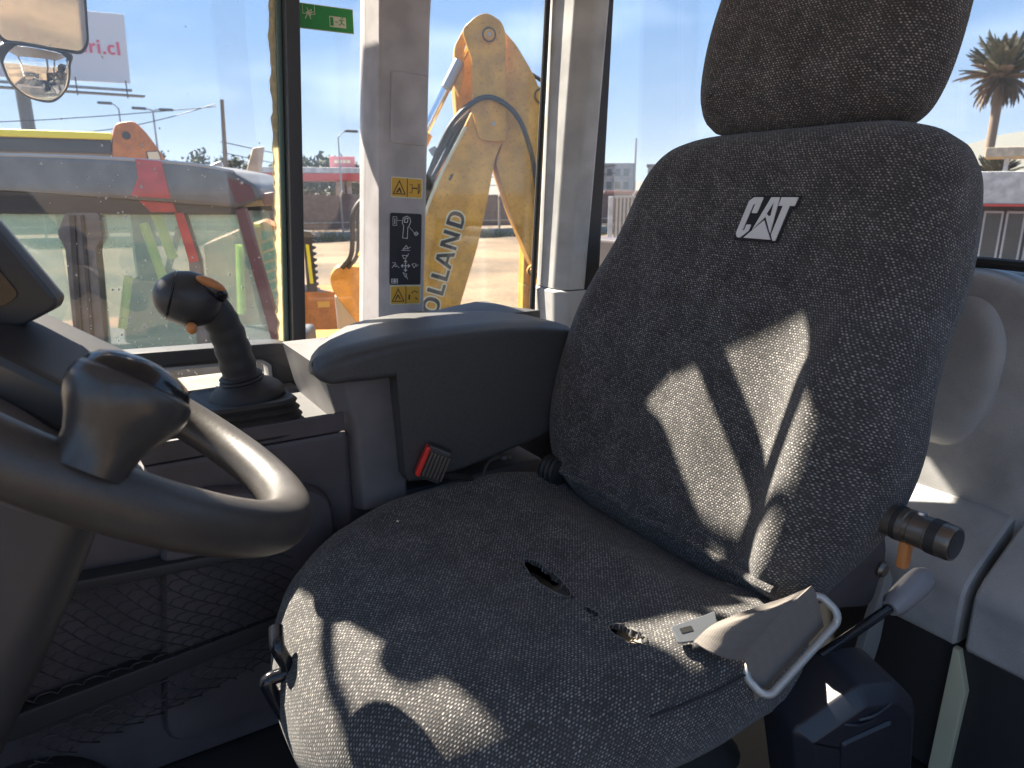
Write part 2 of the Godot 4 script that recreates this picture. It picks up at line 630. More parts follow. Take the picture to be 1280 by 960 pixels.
	M.dust = mat(lin(0.7, 0.7, 0.68), 0.8)
	# the yard
	M.sand = mat(lin(0.255, 0.170, 0.092), 0.95, {"tex": noise_tex(0.02, 0.70, 1.0, 21, FastNoiseLite.TYPE_SIMPLEX_SMOOTH, 6, 1024), "scale": 0.22, "patch": noise_tex(0.01, 0.62, 1.0, 22, FastNoiseLite.TYPE_SIMPLEX_SMOOTH, 5, 512, 0.25, 0.7), "patch_scale": 0.021})
	M.yellow = mat(lin(0.62, 0.32, 0.035), 0.42, {"tex": scuff, "scale": 2.3, "patch": blotch, "patch_scale": 0.8})
	M.orange = mat(lin(0.50, 0.17, 0.02), 0.45, {"tex": scuff, "scale": 2.0, "patch": blotch, "patch_scale": 0.9})
	M.dull_black = mat(lin(0.03, 0.03, 0.034), 0.55, {"tex": grain, "scale": 3.0})
	M.grey_cab = mat(lin(0.125, 0.125, 0.130), 0.45, {"tex": blotch, "scale": 1.2, "patch": specks, "patch_scale": 2.6})
	M.maroon = mat(lin(0.13, 0.05, 0.055), 0.45)
	M.red_reflection = mat(lin(0.50, 0.04, 0.045), 0.42, {"tex": blotch, "scale": 1.2})  # colour of a red reflection in the window glass, painted on
	M.lime = mat(lin(0.70, 0.90, 0.04), 0.5)
	M.hivis = mat(lin(0.75, 0.70, 0.03), 0.5)
	M.chrome = mat(lin(0.72, 0.74, 0.78), 0.14, {"metal": 1.0})
	M.steel = mat(lin(0.34, 0.34, 0.35), 0.5, {"metal": 0.3})
	M.white_wall = mat(lin(0.62, 0.62, 0.60), 0.8, {"tex": blotch, "scale": 0.3})
	M.cream_wall = mat(lin(0.62, 0.53, 0.40), 0.8, {"tex": blotch, "scale": 0.3})
	M.canopy_red = mat(lin(0.62, 0.07, 0.06), 0.5)
	M.sign_red = mat(lin(0.62, 0.22, 0.24), 0.5)
	M.fence = mat(lin(0.16, 0.11, 0.10), 0.85, {"tex": blotch, "scale": 0.4})
	M.concrete = mat(lin(0.36, 0.34, 0.31), 0.9, {"tex": blotch, "scale": 0.4})
	M.board = mat(lin(0.56, 0.58, 0.62), 0.6)
	M.board_red = mat(lin(0.62, 0.08, 0.13), 0.5)
	M.dry_grass = mat(lin(0.17, 0.16, 0.08), 0.9)
	M.leaf = mat(lin(0.055, 0.075, 0.04), 0.8)
	M.frond = mat(lin(0.11, 0.105, 0.07), 0.7)
	M.dead_frond = mat(lin(0.17, 0.13, 0.10), 0.8)
	M.bark = mat(lin(0.20, 0.155, 0.12), 0.9, {"tex": specks, "scale": 1.2, "bump": 1.5})
	M.hill = mat(lin(0.12, 0.115, 0.09), 0.95)
	M.far_wall = mat(lin(0.28, 0.28, 0.29), 0.85, {"tex": blotch, "scale": 0.1})
	M.slat = mat(lin(0.30, 0.31, 0.33), 0.6)
	M.dark_glass = mat(lin(0.04, 0.05, 0.06), 0.12)
	M.blue = mat(lin(0.06, 0.20, 0.45), 0.6)
	M.roof_red = mat(lin(0.30, 0.15, 0.12), 0.8)

# ---------------------------------------------------------------- the cab shell
func cab_shell() -> void:
	var b := B.new()
	bar(b, Vector3(-0.95, 1.84, -1.5), Vector3(1.3, 1.95, 0.45), 0.01)
	struct("cab_floor", b, M.rubber)
	b = B.new()
	bar(b, Vector3(-1.05, 3.58, -1.5), Vector3(1.4, 3.72, 0.5), 0.03)
	struct("cab_roof", b, M.headliner)
	b = B.new()
	bar(b, Vector3(-0.87, 1.951, -1.5), Vector3(1.14, 2.435, -1.42), 0.01)
	struct("cab_wall_beside_console", b, M.trim_dark)
	b = B.new()
	bar(b, Vector3(-0.95, 1.951, -1.5), Vector3(-0.872, 2.22, 0.4), 0.01)
	struct("cab_front_wall", b, M.trim_dark)
	b = B.new()
	bar(b, Vector3(1.15, 1.951, -1.5), Vector3(1.23, 2.685, 0.4), 0.01)
	struct("cab_rear_wall", b, M.trim_dark)
	b = B.new()
	bar(b, Vector3(0.62, 1.951, 0.32), Vector3(1.148, 2.6, 0.4), 0.01)
	struct("cab_door_side_wall", b, M.trim_dark)
	b = B.new()  # pillars outside the picture
	bar(b, Vector3(-0.94, 2.222, -1.5), Vector3(-0.84, 3.578, -1.4), 0.02)
	bar(b, Vector3(-0.94, 2.222, 0.3), Vector3(-0.84, 3.578, 0.4), 0.02)
	bar(b, Vector3(0.62, 2.602, 0.31), Vector3(0.74, 3.578, 0.4), 0.02)
	bar(b, Vector3(1.12, 2.69, 0.3), Vector3(1.23, 3.578, 0.4), 0.02)
	struct("cab_pillars", b, M.trim_pale)
	# the leaning window pillar behind the armrest, with its stickers
	var p := thing("window_pillar", "grey plastic trim pillar carrying yellow and black stickers, rising behind the armrest", "pillar", Vector3(0.6, 2.36, -1.42))
	b = B.new()
	var rings: Array = []
	for y: float in [2.36, 2.38, 3.0, 3.576]:
		var k := (y - 2.545) / 0.6
		var a := Vector2(0.5195 + 0.037 * k, -1.470)
		var c := Vector2(0.526 + 0.031 * k, -1.362)
		var d := Vector2(0.624 + 0.036 * k, -1.36)
		var e := Vector2(0.645 + 0.038 * k, -1.452)
		var ring := PackedVector3Array()
		for q in rounded(PackedVector2Array([a, c, d, e]), 0.008, 3): ring.append(Vector3(q.x, y, q.y))
		rings.append(ring)
	loft(b, rings)
	part("trim_cover", b, M.trim, p, false, 50.0)
	b = B.new()  # the pillar flares forward and back where it meets the roof
	slab(b, poly([0.556, 3.175, 0.533, 3.24, 0.526, 3.31, 0.510, 3.50, 0.500, 3.576, 0.79, 3.576, 0.735, 3.40, 0.705, 3.24, 0.692, 3.10]), -1.466, -1.436, 0.004)
	part("flared_head", b, M.trim, p)
	var lean := Vector3(0.034, 0.6, 0.0).normalized()
	var face := func(x: float, y: float) -> Transform3D: return xf(Vector3(x + 0.0567 * (y - 2.545), y, -1.3603), Vector3(1, -0.0567, 0.02), lean)
	b = B.new()
	pillow(b, rounded(poly([-0.037, -0.066, 0.037, -0.066, 0.04, 0.066, -0.037, 0.066]), 0.006), [Vector2(0, -0.002), Vector2(0.0, 0.001), Vector2(0.002, 0.003), Vector2(0.0045, 0.0036)], face.call(0.583, 2.955))
	part("cover_plate", b, M.trim, p, false, 4.0)
	for row: Array in [[0.581, 2.807, 0], [0.581, 2.5935, 1]]:
		var x: Transform3D = face.call(row[0] as float, row[1] as float)
		b = B.new()
		slab(b, rrect(0.068, 0.040, 0.004), 0, 0.0008, 0.0, x)
		var s := part("warning_sticker", b, M.cream_print, p)
		b = B.new()
		slab(b, rrect(0.0635, 0.0355, 0.0025), 0.0008, 0.0014, 0.0, x)
		part("yellow_field", b, M.yellow_sign, s)
		b = B.new()
		stroke(b, [Vector2(-0.029, -0.0125), Vector2(-0.004, -0.0125), Vector2(-0.0165, 0.0125), Vector2(-0.029, -0.0125)], 0.0016, x, 0.0014, 0.002)
		stroke(b, [Vector2(0.0005, -0.0175), Vector2(0.0005, 0.0175)], 0.0012, x, 0.0014, 0.002)
		if row[2] == 0:
			stroke(b, [Vector2(-0.021, -0.009), Vector2(-0.016, -0.002), Vector2(-0.013, -0.009)], 0.0026, x, 0.0014, 0.002)
			stroke(b, [Vector2(0.006, 0.007), Vector2(0.011, 0.007), Vector2(0.011, -0.009), Vector2(0.006, -0.009)], 0.0009, x, 0.0014, 0.002)
			stroke(b, [Vector2(0.013, 0.0), Vector2(0.021, 0.0)], 0.0022, x, 0.0014, 0.002)
			stroke(b, [Vector2(0.024, 0.009), Vector2(0.024, -0.01), Vector2(0.028, -0.004), Vector2(0.027, 0.008)], 0.0012, x, 0.0014, 0.002)
		else:
			stroke(b, [Vector2(-0.022, -0.009), Vector2(-0.017, 0.0), Vector2(-0.012, -0.008)], 0.002, x, 0.0014, 0.002)
			stroke(b, [Vector2(0.008, -0.008), Vector2(0.008, -0.001)], 0.003, x, 0.0014, 0.002)
			stroke(b, [Vector2(0.013, 0.004), Vector2(0.020, 0.008), Vector2(0.027, 0.005)], 0.0016, x, 0.0014, 0.002)
			stroke(b, [Vector2(0.022, -0.006), Vector2(0.026, -0.009)], 0.002, x, 0.0014, 0.002)
		part("pictogram", b, M.print_black, s)
	# black control decal: lever drawing, arrows and bucket symbols
	var x: Transform3D = face.call(0.580, 2.686)
	b = B.new()
	slab(b, rrect(0.068, 0.143, 0.004), 0, 0.0008, 0.0, x)
	var dec := part("control_decal", b, M.decal, p)
	b = B.new()
	var z0 := 0.0008
	var z1 := 0.0014
	for l: Array in [
		[[-0.028, 0.064, -0.020, 0.064, -0.020, 0.047, -0.028, 0.047, -0.028, 0.064], 0.0006],
		[[-0.024, 0.060, -0.024, 0.050], 0.0012], [[-0.020, 0.057, -0.008, 0.057], 0.0006],
		[[-0.008, 0.052, -0.006, 0.063, 0.002, 0.066, 0.008, 0.063, 0.010, 0.055, 0.007, 0.048, 0.004, 0.044, 0.003, 0.022, -0.007, 0.023, -0.005, 0.046, -0.008, 0.052], 0.0010],
		[[-0.004, 0.054, -0.002, 0.062, 0.004, 0.062, 0.003, 0.054, -0.004, 0.054], 0.0012], [[0.007, 0.045, 0.018, 0.034], 0.0006],
		[[0.018, 0.032, 0.023, 0.036, 0.027, 0.032, 0.022, 0.028, 0.018, 0.032, 0.027, 0.032], 0.0010],
		[[-0.009, -0.002, 0.009, -0.002], 0.0008], [[-0.006, 0.000, 0.001, 0.008, 0.005, 0.003, -0.006, 0.000], 0.0010], [[0.004, 0.001, 0.010, 0.005], 0.0008],
		[[-0.007, -0.012, 0.003, -0.012, 0.000, -0.019, -0.004, -0.018, -0.007, -0.012], 0.0010], [[0.004, -0.014, 0.006, -0.008], 0.0008],
		[[0.0, -0.022, 0.0, -0.044], 0.0016], [[-0.009, -0.033, 0.009, -0.033], 0.0016],
		[[-0.003, -0.025, 0.0, -0.0215, 0.003, -0.025], 0.0012], [[-0.003, -0.041, 0.0, -0.0445, 0.003, -0.041], 0.0012],
		[[-0.006, -0.030, -0.0095, -0.033, -0.006, -0.036], 0.0012], [[0.006, -0.030, 0.0095, -0.033, 0.006, -0.036], 0.0012],
		[[-0.028, -0.027, -0.022, -0.027, -0.020, -0.035, -0.026, -0.033], 0.0008], [[-0.029, -0.037, -0.023, -0.030], 0.0008], [[-0.018, -0.033, -0.014, -0.037], 0.0008],
		[[0.014, -0.030, 0.019, -0.037, 0.024, -0.030, 0.019, -0.028, 0.014, -0.030], 0.0009], [[0.024, -0.034, 0.028, -0.031], 0.0008],
		[[-0.005, -0.047, 0.003, -0.050, 0.000, -0.056, -0.005, -0.047], 0.0010], [[0.002, -0.053, 0.005, -0.060], 0.0008],
		[[-0.030, -0.068, -0.017, -0.068, -0.017, -0.060, -0.030, -0.060, -0.030, -0.068], 0.0012], [[-0.0235, -0.068, -0.0235, -0.060], 0.0014], [[-0.027, -0.064, -0.020, -0.064], 0.0022],
	]:
		var pts: Array = []
		for i in range(0, l[0].size(), 2): pts.append(Vector2(l[0][i], l[0][i + 1]))
		stroke(b, pts, l[1], x, z0, z1)
	part("line_drawing", b, M.print_white, dec)
	# the pillar in the rear corner
	p = thing("corner_pillar", "pale grey faceted corner pillar with black rubber seal beside the rear window", "pillar", Vector3(1.02, 2.3, -1.4))
	b = B.new()
	rings = []
	for y: float in [2.578, 2.58, 3.0, 3.576]:
		var k := (y - 2.58) / 0.62
		var ring := PackedVector3Array()
		for q in rounded(PackedVector2Array([Vector2(0.971 + 0.029 * k, -1.45), Vector2(0.968 + 0.034 * k, -1.375 + 0.017 * k), Vector2(0.979 + 0.061 * k, -1.335), Vector2(1.028 + 0.047 * k, -1.33), Vector2(1.055 + 0.04 * k, -1.46), Vector2(0.985 + 0.03 * k, -1.47)]), 0.008, 3): ring.append(Vector3(q.x, y, q.y))
		rings.append(ring)
	loft(b, rings)
	part("upper_cover", b, M.trim_pale, p, false, 40.0)
	b = B.new()
	rings = []
	for y: float in [2.3, 2.45, 2.571, 2.5755]:
		var k := clampf((2.58 - y) / 0.08, -1, 1)
		var g := 0.004 if y > 2.575 else 0.0
		var ring := PackedVector3Array()
		for q in rounded(PackedVector2Array([Vector2(0.967 + g, -1.45), Vector2(0.963 + g, -1.370 - g + 0.004 * k), Vector2(0.981, -1.330 - g + 0.012 * k), Vector2(1.034 - g, -1.326), Vector2(1.06, -1.46), Vector2(0.98, -1.47)]), 0.008, 3): ring.append(Vector3(q.x, y, q.y))
		rings.append(ring)
	loft(b, rings)
	part("lower_cover", b, M.trim_pale, p, false, 40.0)
	b = B.new()
	rings = []
	for y: float in [2.3, 3.576]:
		var k := (y - 2.58) / 0.62
		var ring := PackedVector3Array()
		for q in rounded(PackedVector2Array([Vector2(1.036 + 0.046 * k, -1.345), Vector2(1.085 + 0.017 * k, -1.352), Vector2(1.098 + 0.017 * k, -1.37), Vector2(1.10 + 0.017 * k, -1.44), Vector2(1.062 + 0.04 * k, -1.44)]), 0.008, 3): ring.append(Vector3(q.x, y, q.y))
		rings.append(ring)
	loft(b, rings)
	part("rubber_seal", b, M.rubber, p)
	b = B.new()
	tube(b, PackedVector3Array([Vector3(0.951, 2.44, -1.448), Vector3(0.991, 3.2, -1.448), Vector3(1.008, 3.57, -1.448)]), 0.007, 8)
	part("window_seal", b, M.rubber, p)

func windows() -> void:
	var inside := xf(Vector3(0, 0, -1.447))
	var pane := func(label: String, a: Array) -> Node3D:
		var b := B.new()
		slab(b, poly(a), -0.003, 0.003, 0.0, inside)
		var o := part("window_pane", b, M.glass, self)
		tag(o, label, "window pane", "glass panes of the cab")
		return o
	var front: Node3D = pane.call("large clear side pane with dusty specks, left of the black bar", [-0.83, 2.44, 0.338, 2.44, 0.407, 3.576, -0.83, 3.576])
	pane.call("narrow clear pane with a green exit sticker, between black bar and grey pillar", [0.372, 2.44, 0.512, 2.44, 0.575, 3.576, 0.44, 3.576])
	pane.call("clear pane through which the yellow digger boom shows, between both pillars", [0.648, 2.44, 0.960, 2.44, 1.008, 3.576, 0.71, 3.576])
	var b := B.new()
	slab(b, poly([-1.43, 2.69, 0.3, 2.69, 0.3, 3.576, -1.43, 3.576]), -0.003, 0.003, 0.0, xf(Vector3(1.19, 0, 0), Vector3(0, 0, 1)))
	var o := part("window_pane", b, M.glass, self)
	tag(o, "wide clear rear pane behind the seat backrest", "window pane", "glass panes of the cab")
	# dried dirt specks on the big pane
	b = B.new()
	for i in 230:
		var q := rng.randf()
		var c := Vector3(rng.randf_range(-0.02, 0.34), 0, -1.4435)
		c.y = 2.46 + 0.42 * pow(rng.randf(), 1.3) if q < 0.8 else rng.randf_range(2.5, 3.1)
		if q < 0.3: c.x = 0.05 + absf(rng.randfn(0, 0.05)); c.y = 2.5 + rng.randf() * 0.35
		var r := 0.0007 + 0.0016 * pow(rng.randf(), 3.0)
		var s0 := b.v.size()
		var rim: Array = []
		for k in 6: rim.append(c + Vector3(cos(k * TAU / 6), sin(k * TAU / 6) * rng.randf_range(0.7, 1.7), 0) * r)
		for k in 6: b.tri(rim[k], rim[(k + 1) % 6], c + Vector3(0, 0, 0.0006))
		b.flip_to(s0, Vector3(0, 0, 1))
	var d := part("dried_specks", b, M.dust, front)
	d.set_meta("kind", "stuff")
	# slider bar, cut glass edge and hand-laid sealant
	b = B.new()
	slab(b, poly([0.354, 2.44, 0.380, 2.44, 0.446, 3.577, 0.420, 3.577]), -1.462, -1.402, 0.003)
	o = part("window_bar", b, M.black, self)
	tag(o, "slim black upright window bar next to a bead of yellowed sealant", "window bar")
	b = B.new()
	slab(b, poly([0.343, 2.44, 0.3532, 2.44, 0.4035, 3.30, 0.3935, 3.30]), -1.452, -1.428, 0.002)
	o = part("glass_edge", b, M.glass_edge, self)
	tag(o, "greenish cut edge of the glass between sealant and black bar", "glass edge")
	b = B.new()
	var pts: Array = []
	var rad: Array = []
	var n := FastNoiseLite.new()
	n.seed = 4
	n.frequency = 9.0
	for i in 92:
		var y := 2.445 + i * 0.0094
		var k := (y - 2.44) / 1.136
		pts.append(Vector3(0.3415 + 0.066 * k + 0.0025 * n.get_noise_1d(y * 2.5) - 0.0015, y, -1.437 + 0.002 * n.get_noise_1d(y * 5 + 40)))
		rad.append(0.0058 + 0.003 * n.get_noise_1d(y * 4 + 9) + (0.003 if rng.randf() < 0.12 else 0.0))
	for i in pts.size() - 1:  # laid against the glass, so only its rounded face stands free
		for k in 8:
			var c: Array = []
			for o2: Array in [[0, 0], [1, 0], [1, 1], [0, 1]]:
				var ang: float = PI * (k + o2[1]) / 8.0
				c.append(pts[i + o2[0]] + Vector3(-cos(ang) * rad[i + o2[0]], 0, sin(ang) * 0.8 * rad[i + o2[0]] - 0.005))
			b.quad(c[0], c[1], c[2], c[3])
	b.flip_to(0, Vector3(0, 0, 1))
	o = part("sealant_bead", b, M.sealant, self)
	tag(o, "uneven yellowed sealant bead smeared along the glass edge", "sealant")
	# emergency exit sticker on the narrow pane
	var s := thing("exit_sticker", "green emergency exit sticker stuck at the top of the narrow pane", "sticker", Vector3(0.471, 3.09, -1.443))
	var x := xf(Vector3(0.4805, 3.1165, -1.4436), Vector3(1, 0.0, 0), Vector3(0.05, 1, 0)).scaled_local(Vector3(1.02, 1.02, 1))
	b = B.new()
	slab(b, rrect(0.104, 0.043, 0.001), 0, 0.0008, 0.0, x)
	part("backing", b, M.cream_print, s)
	b = B.new()
	slab(b, rrect(0.1015, 0.0405, 0.001), 0.0008, 0.0013, 0.0, x)
	part("green_field", b, M.green_sign, s)
	b = B.new()
	slab(b, rrect(0.032, 0.0185, 0.0005), 0.0013, 0.0018, 0.0, x * Transform3D(Basis(), Vector3(0.021, -0.004, 0)))
	part("pale_field", b, M.cream_print, s)
	b = B.new()
	for l: Array in [[[-0.044, 0.019, -0.044, 0.004, -0.022, 0.004, -0.022, 0.019], 0.0009], [[-0.036, 0.014, -0.030, 0.001, -0.028, 0.012, -0.038, 0.006, -0.024, 0.008], 0.0012], [[-0.040, -0.004, -0.034, 0.006, -0.030, -0.004], 0.0013]]:
		var q: Array = []
		for i in range(0, l[0].size(), 2): q.append(Vector2(l[0][i], l[0][i + 1]))
		stroke(b, q, l[1], x, 0.0013, 0.002)
	part("glass_symbol", b, M.cream_print, s)
	b = B.new()
	slab(b, rrect(0.006, 0.0145, 0.0005), 0.0018, 0.0024, 0.0, x * Transform3D(Basis(), Vector3(0.0095, -0.004, 0)))
	for l: Array in [[[0.016, -0.004, 0.021, -0.004], 0.0012], [[0.026, 0.001, 0.029, -0.003, 0.026, -0.007, 0.023, -0.009], 0.0013], [[0.024, -0.001, 0.029, -0.001, 0.033, 0.001], 0.0012], [[0.028, -0.004, 0.031, -0.007, 0.033, -0.0075], 0.0013], [[0.029, 0.003, 0.0305, 0.004], 0.002]]:
		var q: Array = []
		for i in range(0, l[0].size(), 2): q.append(Vector2(l[0][i], l[0][i + 1]))
		stroke(b, q, l[1], x, 0.0018, 0.0024)
	part("running_figure", b, M.green_sign, s)
	b = B.new()
	bar(b, Vector3(0.70, 3.295, -1.44), Vector3(1.0, 3.577, -1.405), 0.006)  # unseen panel added to keep the sun off the rear trim
	o = part("window_header", b, M.trim, self)
	tag(o, "unseen grey panel added over the window to shade the rear trim", "shade_panel")
	b = B.new()
	bar(b, Vector3(0.405, 3.29, -1.44), Vector3(0.575, 3.342, -1.41), 0.006)  # unseen bar put in to cast the strip of shade on the backrest
	o = part("shade_bar", b, M.black, self)
	tag(o, "unseen black bar across the narrow pane, added to shade the backrest", "shade bar")
	# black frame of the lower sliding window
	var f := thing("window_handle_frame", "black curved plastic rail along the window bottom behind the joystick", "rail", Vector3(0.2, 2.44, -1.37))
	b = B.new()
	slab(b, rounded(poly([-0.45, 2.548, 0.10, 2.531, 0.318, 2.524, 0.352, 2.512, 0.372, 2.486, 0.380, 2.440, 0.306, 2.440, 0.304, 2.482, 0.288, 2.494, 0.10, 2.500, -0.45, 2.514]), 0.012, 3), -1.40, -1.352, 0.006)
	part("rail", b, M.black, f)
	b = B.new()
	slab(b, rounded(poly([0.303, 2.440, 0.296, 2.440, 0.296, 2.476, 0.284, 2.487, 0.10, 2.493, 0.10, 2.499, 0.287, 2.493, 0.303, 2.481]), 0.003, 2), -1.398, -1.36, 0.001)
	part("lip", b, M.trim_pale, f)
	b = B.new()
	bar(b, Vector3(-0.5, 2.436, -1.47), Vector3(0.303, 2.452, -1.36), 0.004)
	o = part("window_sill", b, M.sill, self)
	tag(o, "narrow cream window sill under the black rail", "sill")

# ---------------------------------------------------------------- console, armrest, joystick
func console() -> void:
	var t := thing("side_console", "dark grey plastic side console with a worn pale tray holding the joystick", "console", Vector3(0.1, 1.951, -1.2))
	var b := B.new()
	pillow(b, rounded(poly([-0.6, -1.412, 0.339, -1.412, 0.339, -1.032, -0.6, -1.032]), 0.012), [Vector2(0.004, 1.955), Vector2(0, 1.96), Vector2(0, 2.428), Vector2(0.003, 2.435), Vector2(0.010, 2.438)], Transform3D(Basis(Vector3(1, 0, 0), Vector3(0, 0, 1), Vector3(0, 1, 0)), Vector3.ZERO))
	part("body", b, M.trim_dark, t)
	b = B.new()
	bar(b, Vector3(-0.58, 2.4382, -1.0405), Vector3(0.333, 2.468, -1.0330), 0.002)  # lip added to stop sun skimming over the tray onto the cushion
	part("shade_lip", b, M.trim_dark, t)
	b = B.new()
	slab(b, rounded(poly([-0.10, -1.40, 0.336, -1.40, 0.336, -1.042, -0.10, -1.042]), 0.02), 2.438, 2.443, 0.002, Transform3D(Basis(Vector3(1, 0, 0), Vector3(0, 0, 1), Vector3(0, 1, 0)), Vector3.ZERO))
	part("tray", b, M.tray, t)
	b = B.new()
	bar(b, Vector3(-0.4, 2.4435, -1.352), Vector3(0.115, 2.474, -1.115), 0.008)
	var sp := part("switch_panel", b, M.black, t)
	b = B.new()
	var x := xf(Vector3(0.098, 2.4745, -1.30), Vector3(1, 0, 0), Vector3(0, 0, -1))
	stroke(b, [Vector2(-0.006, 0.003), Vector2(-0.006, -0.004), Vector2(0.002, -0.004), Vector2(0.004, 0.0), Vector2(0.001, 0.004), Vector2(-0.006, 0.003)], 0.0012, x, 0, 0.0006)
	part("switch_symbol", b, M.print_white, sp)
	# slanted front end of the armrest console
	b = B.new()
	var rings: Array = []
	for q: Array in [[2.30, 0.335, 0.005], [2.44, 0.331, 0.002], [2.535, 0.311, 0.0]]:
		var ring := PackedVector3Array()
		for p in rounded(PackedVector2Array([Vector2(q[1], -1.30), Vector2(q[1], -1.058), Vector2(q[1] + 0.02, -1.030 + q[2]), Vector2(0.43, -1.030 + q[2]), Vector2(0.43, -1.30)]), 0.006, 3): ring.append(Vector3(p.x, q[0], p.y))
		rings.append(ring)
	loft(b, rings)
	part("end_panel", b, M.trim_mid, t)
	b = B.new()
	bar(b, Vector3(0.322, 1.955, -1.40), Vector3(0.72, 2.31, -1.045), 0.01)
	part("lower_body", b, M.trim_dark, t)
	b = B.new()  # rounded cover seen through the wheel
	pillow(b, rounded(poly([0.02, 2.0, 0.30, 2.0, 0.30, 2.36, 0.11, 2.395, 0.06, 2.36]), 0.05, 5), [Vector2(0, -1.03), Vector2(0, -1.018), Vector2(0.006, -1.010), Vector2(0.018, -1.008)])
	part("side_cover", b, M.trim_dark, t)
	# armrest
	var a := thing("armrest", "wide black soft armrest beside the seat", "armrest", Vector3(0.55, 2.31, -1.16))
	b = B.new()
	rings = []
	for q: Array in [[0.292, 2.532, 2.548, -1.030, -1.056], [0.297, 2.525, 2.557, -1.018, -1.085], [0.31, 2.519, 2.565, -1.008, -1.115], [0.335, 2.522, 2.573, -1.000, -1.155], [0.37, 2.521, 2.579, -0.997, -1.20], [0.408, 2.521, 2.583, -0.997, -1.24], [0.416, 2.355, 2.584, -0.997, -1.245], [0.424, 2.342, 2.585, -0.997, -1.25], [0.46, 2.337, 2.586, -0.998, -1.275], [0.53, 2.343, 2.587, -1.0, -1.30], [0.62, 2.357, 2.586, -1.003, -1.31], [0.69, 2.368, 2.580, -1.008, -1.31], [0.745, 2.378, 2.570, -1.016, -1.30], [0.775, 2.392, 2.560, -1.028, -1.285], [0.788, 2.42, 2.548, -1.05, -1.26]]:
		var ring := PackedVector3Array()
		var mid := Vector2((q[3] + q[4]) / 2, (q[1] + q[2]) / 2)
		for p in rounded(PackedVector2Array([Vector2(q[3], q[1]), Vector2(q[3], q[2] - 0.012), Vector2(q[3] - 0.03, q[2] - 0.001), Vector2(mid.x, q[2] - 0.002), Vector2(q[4], q[2] - 0.020), Vector2(q[4], q[1])]), 0.011, 5): ring.append(Vector3(q[0], p.y, p.x))
		rings.append(ring)
	loft(b, rings)
	part("padded_top", b, M.pad, a, false, 60.0)
	b = B.new()
	rings = []
	for q: Array in [[0.56, -0.004], [0.61, 0.003], [0.66, 0.010], [0.705, 0.014], [0.725, 0.014], [0.75, 0.006], [0.785, -0.012]]:
		var ring := PackedVector3Array()
		for p: Vector2 in [Vector2(-1.305, 2.54), Vector2(-1.305, 2.560 + q[1]), Vector2(-1.28, 2.566 + q[1]), Vector2(-1.21, 2.570 + q[1] * 0.8), Vector2(-1.16, 2.572), Vector2(-1.16, 2.54)]: ring.append(Vector3(q[0], p.y, p.x))
		rings.append(ring)
	loft(b, rings)
	part("raised_rest", b, M.pad, a, false, 60.0)
	# joystick
	var j := thing("joystick", "black joystick with orange thumb roller and rubber bellows on the console", "joystick", Vector3(0.215, 2.443, -1.13))
	b = B.new()
	var base := rrect(0.170, 0.215, 0.055, 6)
	var prof: Array = [Vector2(0.004, 0)]
	for k in 4:
		prof.append(Vector2(0.0 + 0.003 * k, 0.004 + 0.011 * k))
		prof.append(Vector2(0.007 + 0.003 * k, 0.0095 + 0.011 * k))
	prof.append_array([Vector2(0.012, 0.049), Vector2(0.017, 0.054), Vector2(0.023, 0.0545), Vector2(0.030, 0.051), Vector2(0.040, 0.0505)])
	pillow(b, base, prof, Transform3D(Basis(Vector3(1, 0, 0), Vector3(0, -0.06, -1).normalized(), Vector3(0, 1, -0.06).normalized()), Vector3(0.203, 2.436, -1.138)))
	part("bellows", b, M.rubber, j, false, 35.0)
	b = B.new()
	var up := Vector3(-0.16, 1, 0.03).normalized()
	var ax := Basis(up.cross(Vector3(0, 0, -1)).normalized(), up, Vector3(0, 0, 1))
	lathe(b, [Vector2(0.002, 0.0), Vector2(0.058, 0.0), Vector2(0.059, 0.006), Vector2(0.055, 0.014), Vector2(0.046, 0.022), Vector2(0.034, 0.027), Vector2(0.032, 0.03), Vector2(0.034, 0.033), Vector2(0.031, 0.036), Vector2(0.033, 0.039), Vector2(0.029, 0.042), Vector2(0.002, 0.043)], Transform3D(ax.orthonormalized(), Vector3(0.211, 2.484, -1.135)))
	part("collar", b, M.rubber, j, false, 50.0)
	b = B.new()
	var path := curve([Vector3(0.2065, 2.512, -1.134), Vector3(0.199, 2.555, -1.132), Vector3(0.188, 2.600, -1.129), Vector3(0.175, 2.630, -1.126), Vector3(0.158, 2.648, -1.123)], 6)
	var rr: Array = []
	for i in path.size(): rr.append(lerpf(0.0285, 0.025, float(i) / path.size()) + 0.0012 * sin(i * 1.9) * float(i < 16))
	tube(b, path, rr, 18, 0.95)
	part("grip", b, M.rubber, j, false, 60.0)
	b = B.new()
	var tilt := Basis(Vector3(0.93, -0.30, 0.1).normalized(), Vector3(0.30, 0.93, 0.1).normalized(), Vector3(0, 0, 1)).orthonormalized()
	ball(b, Vector3(0.141, 2.649, -1.12), Vector3(0.0475, 0.0405, 0.038), tilt, 28)
	var head := part("head", b, M.black, j, false, 180.0)
	b = B.new()
	ball(b, Vector3(0.172, 2.662, -1.105), Vector3(0.026, 0.014, 0.018), Basis(Vector3(0.8, -0.6, 0).normalized(), Vector3(0.6, 0.8, 0).normalized(), Vector3(0, 0, 1)), 18)
	part("roller_housing", b, M.gloss, head, false, 180.0)
	b = B.new()
	ball(b, Vector3(0.170, 2.672, -1.096), Vector3(0.022, 0.0075, 0.011), Basis(Vector3(0.86, -0.5, 0).normalized(), Vector3(0.5, 0.86, 0).normalized(), Vector3(0, 0, 1)), 18)
	part("thumb_roller", b, M.orange_soft, head, false, 180.0)
	b = B.new()
	ball(b, Vector3(0.137, 2.611, -1.092), Vector3(0.008, 0.009, 0.008), Basis(), 12)
	part("trigger_button", b, M.orange_soft, head, false, 180.0)
	b = B.new()
	var rim: Array = []
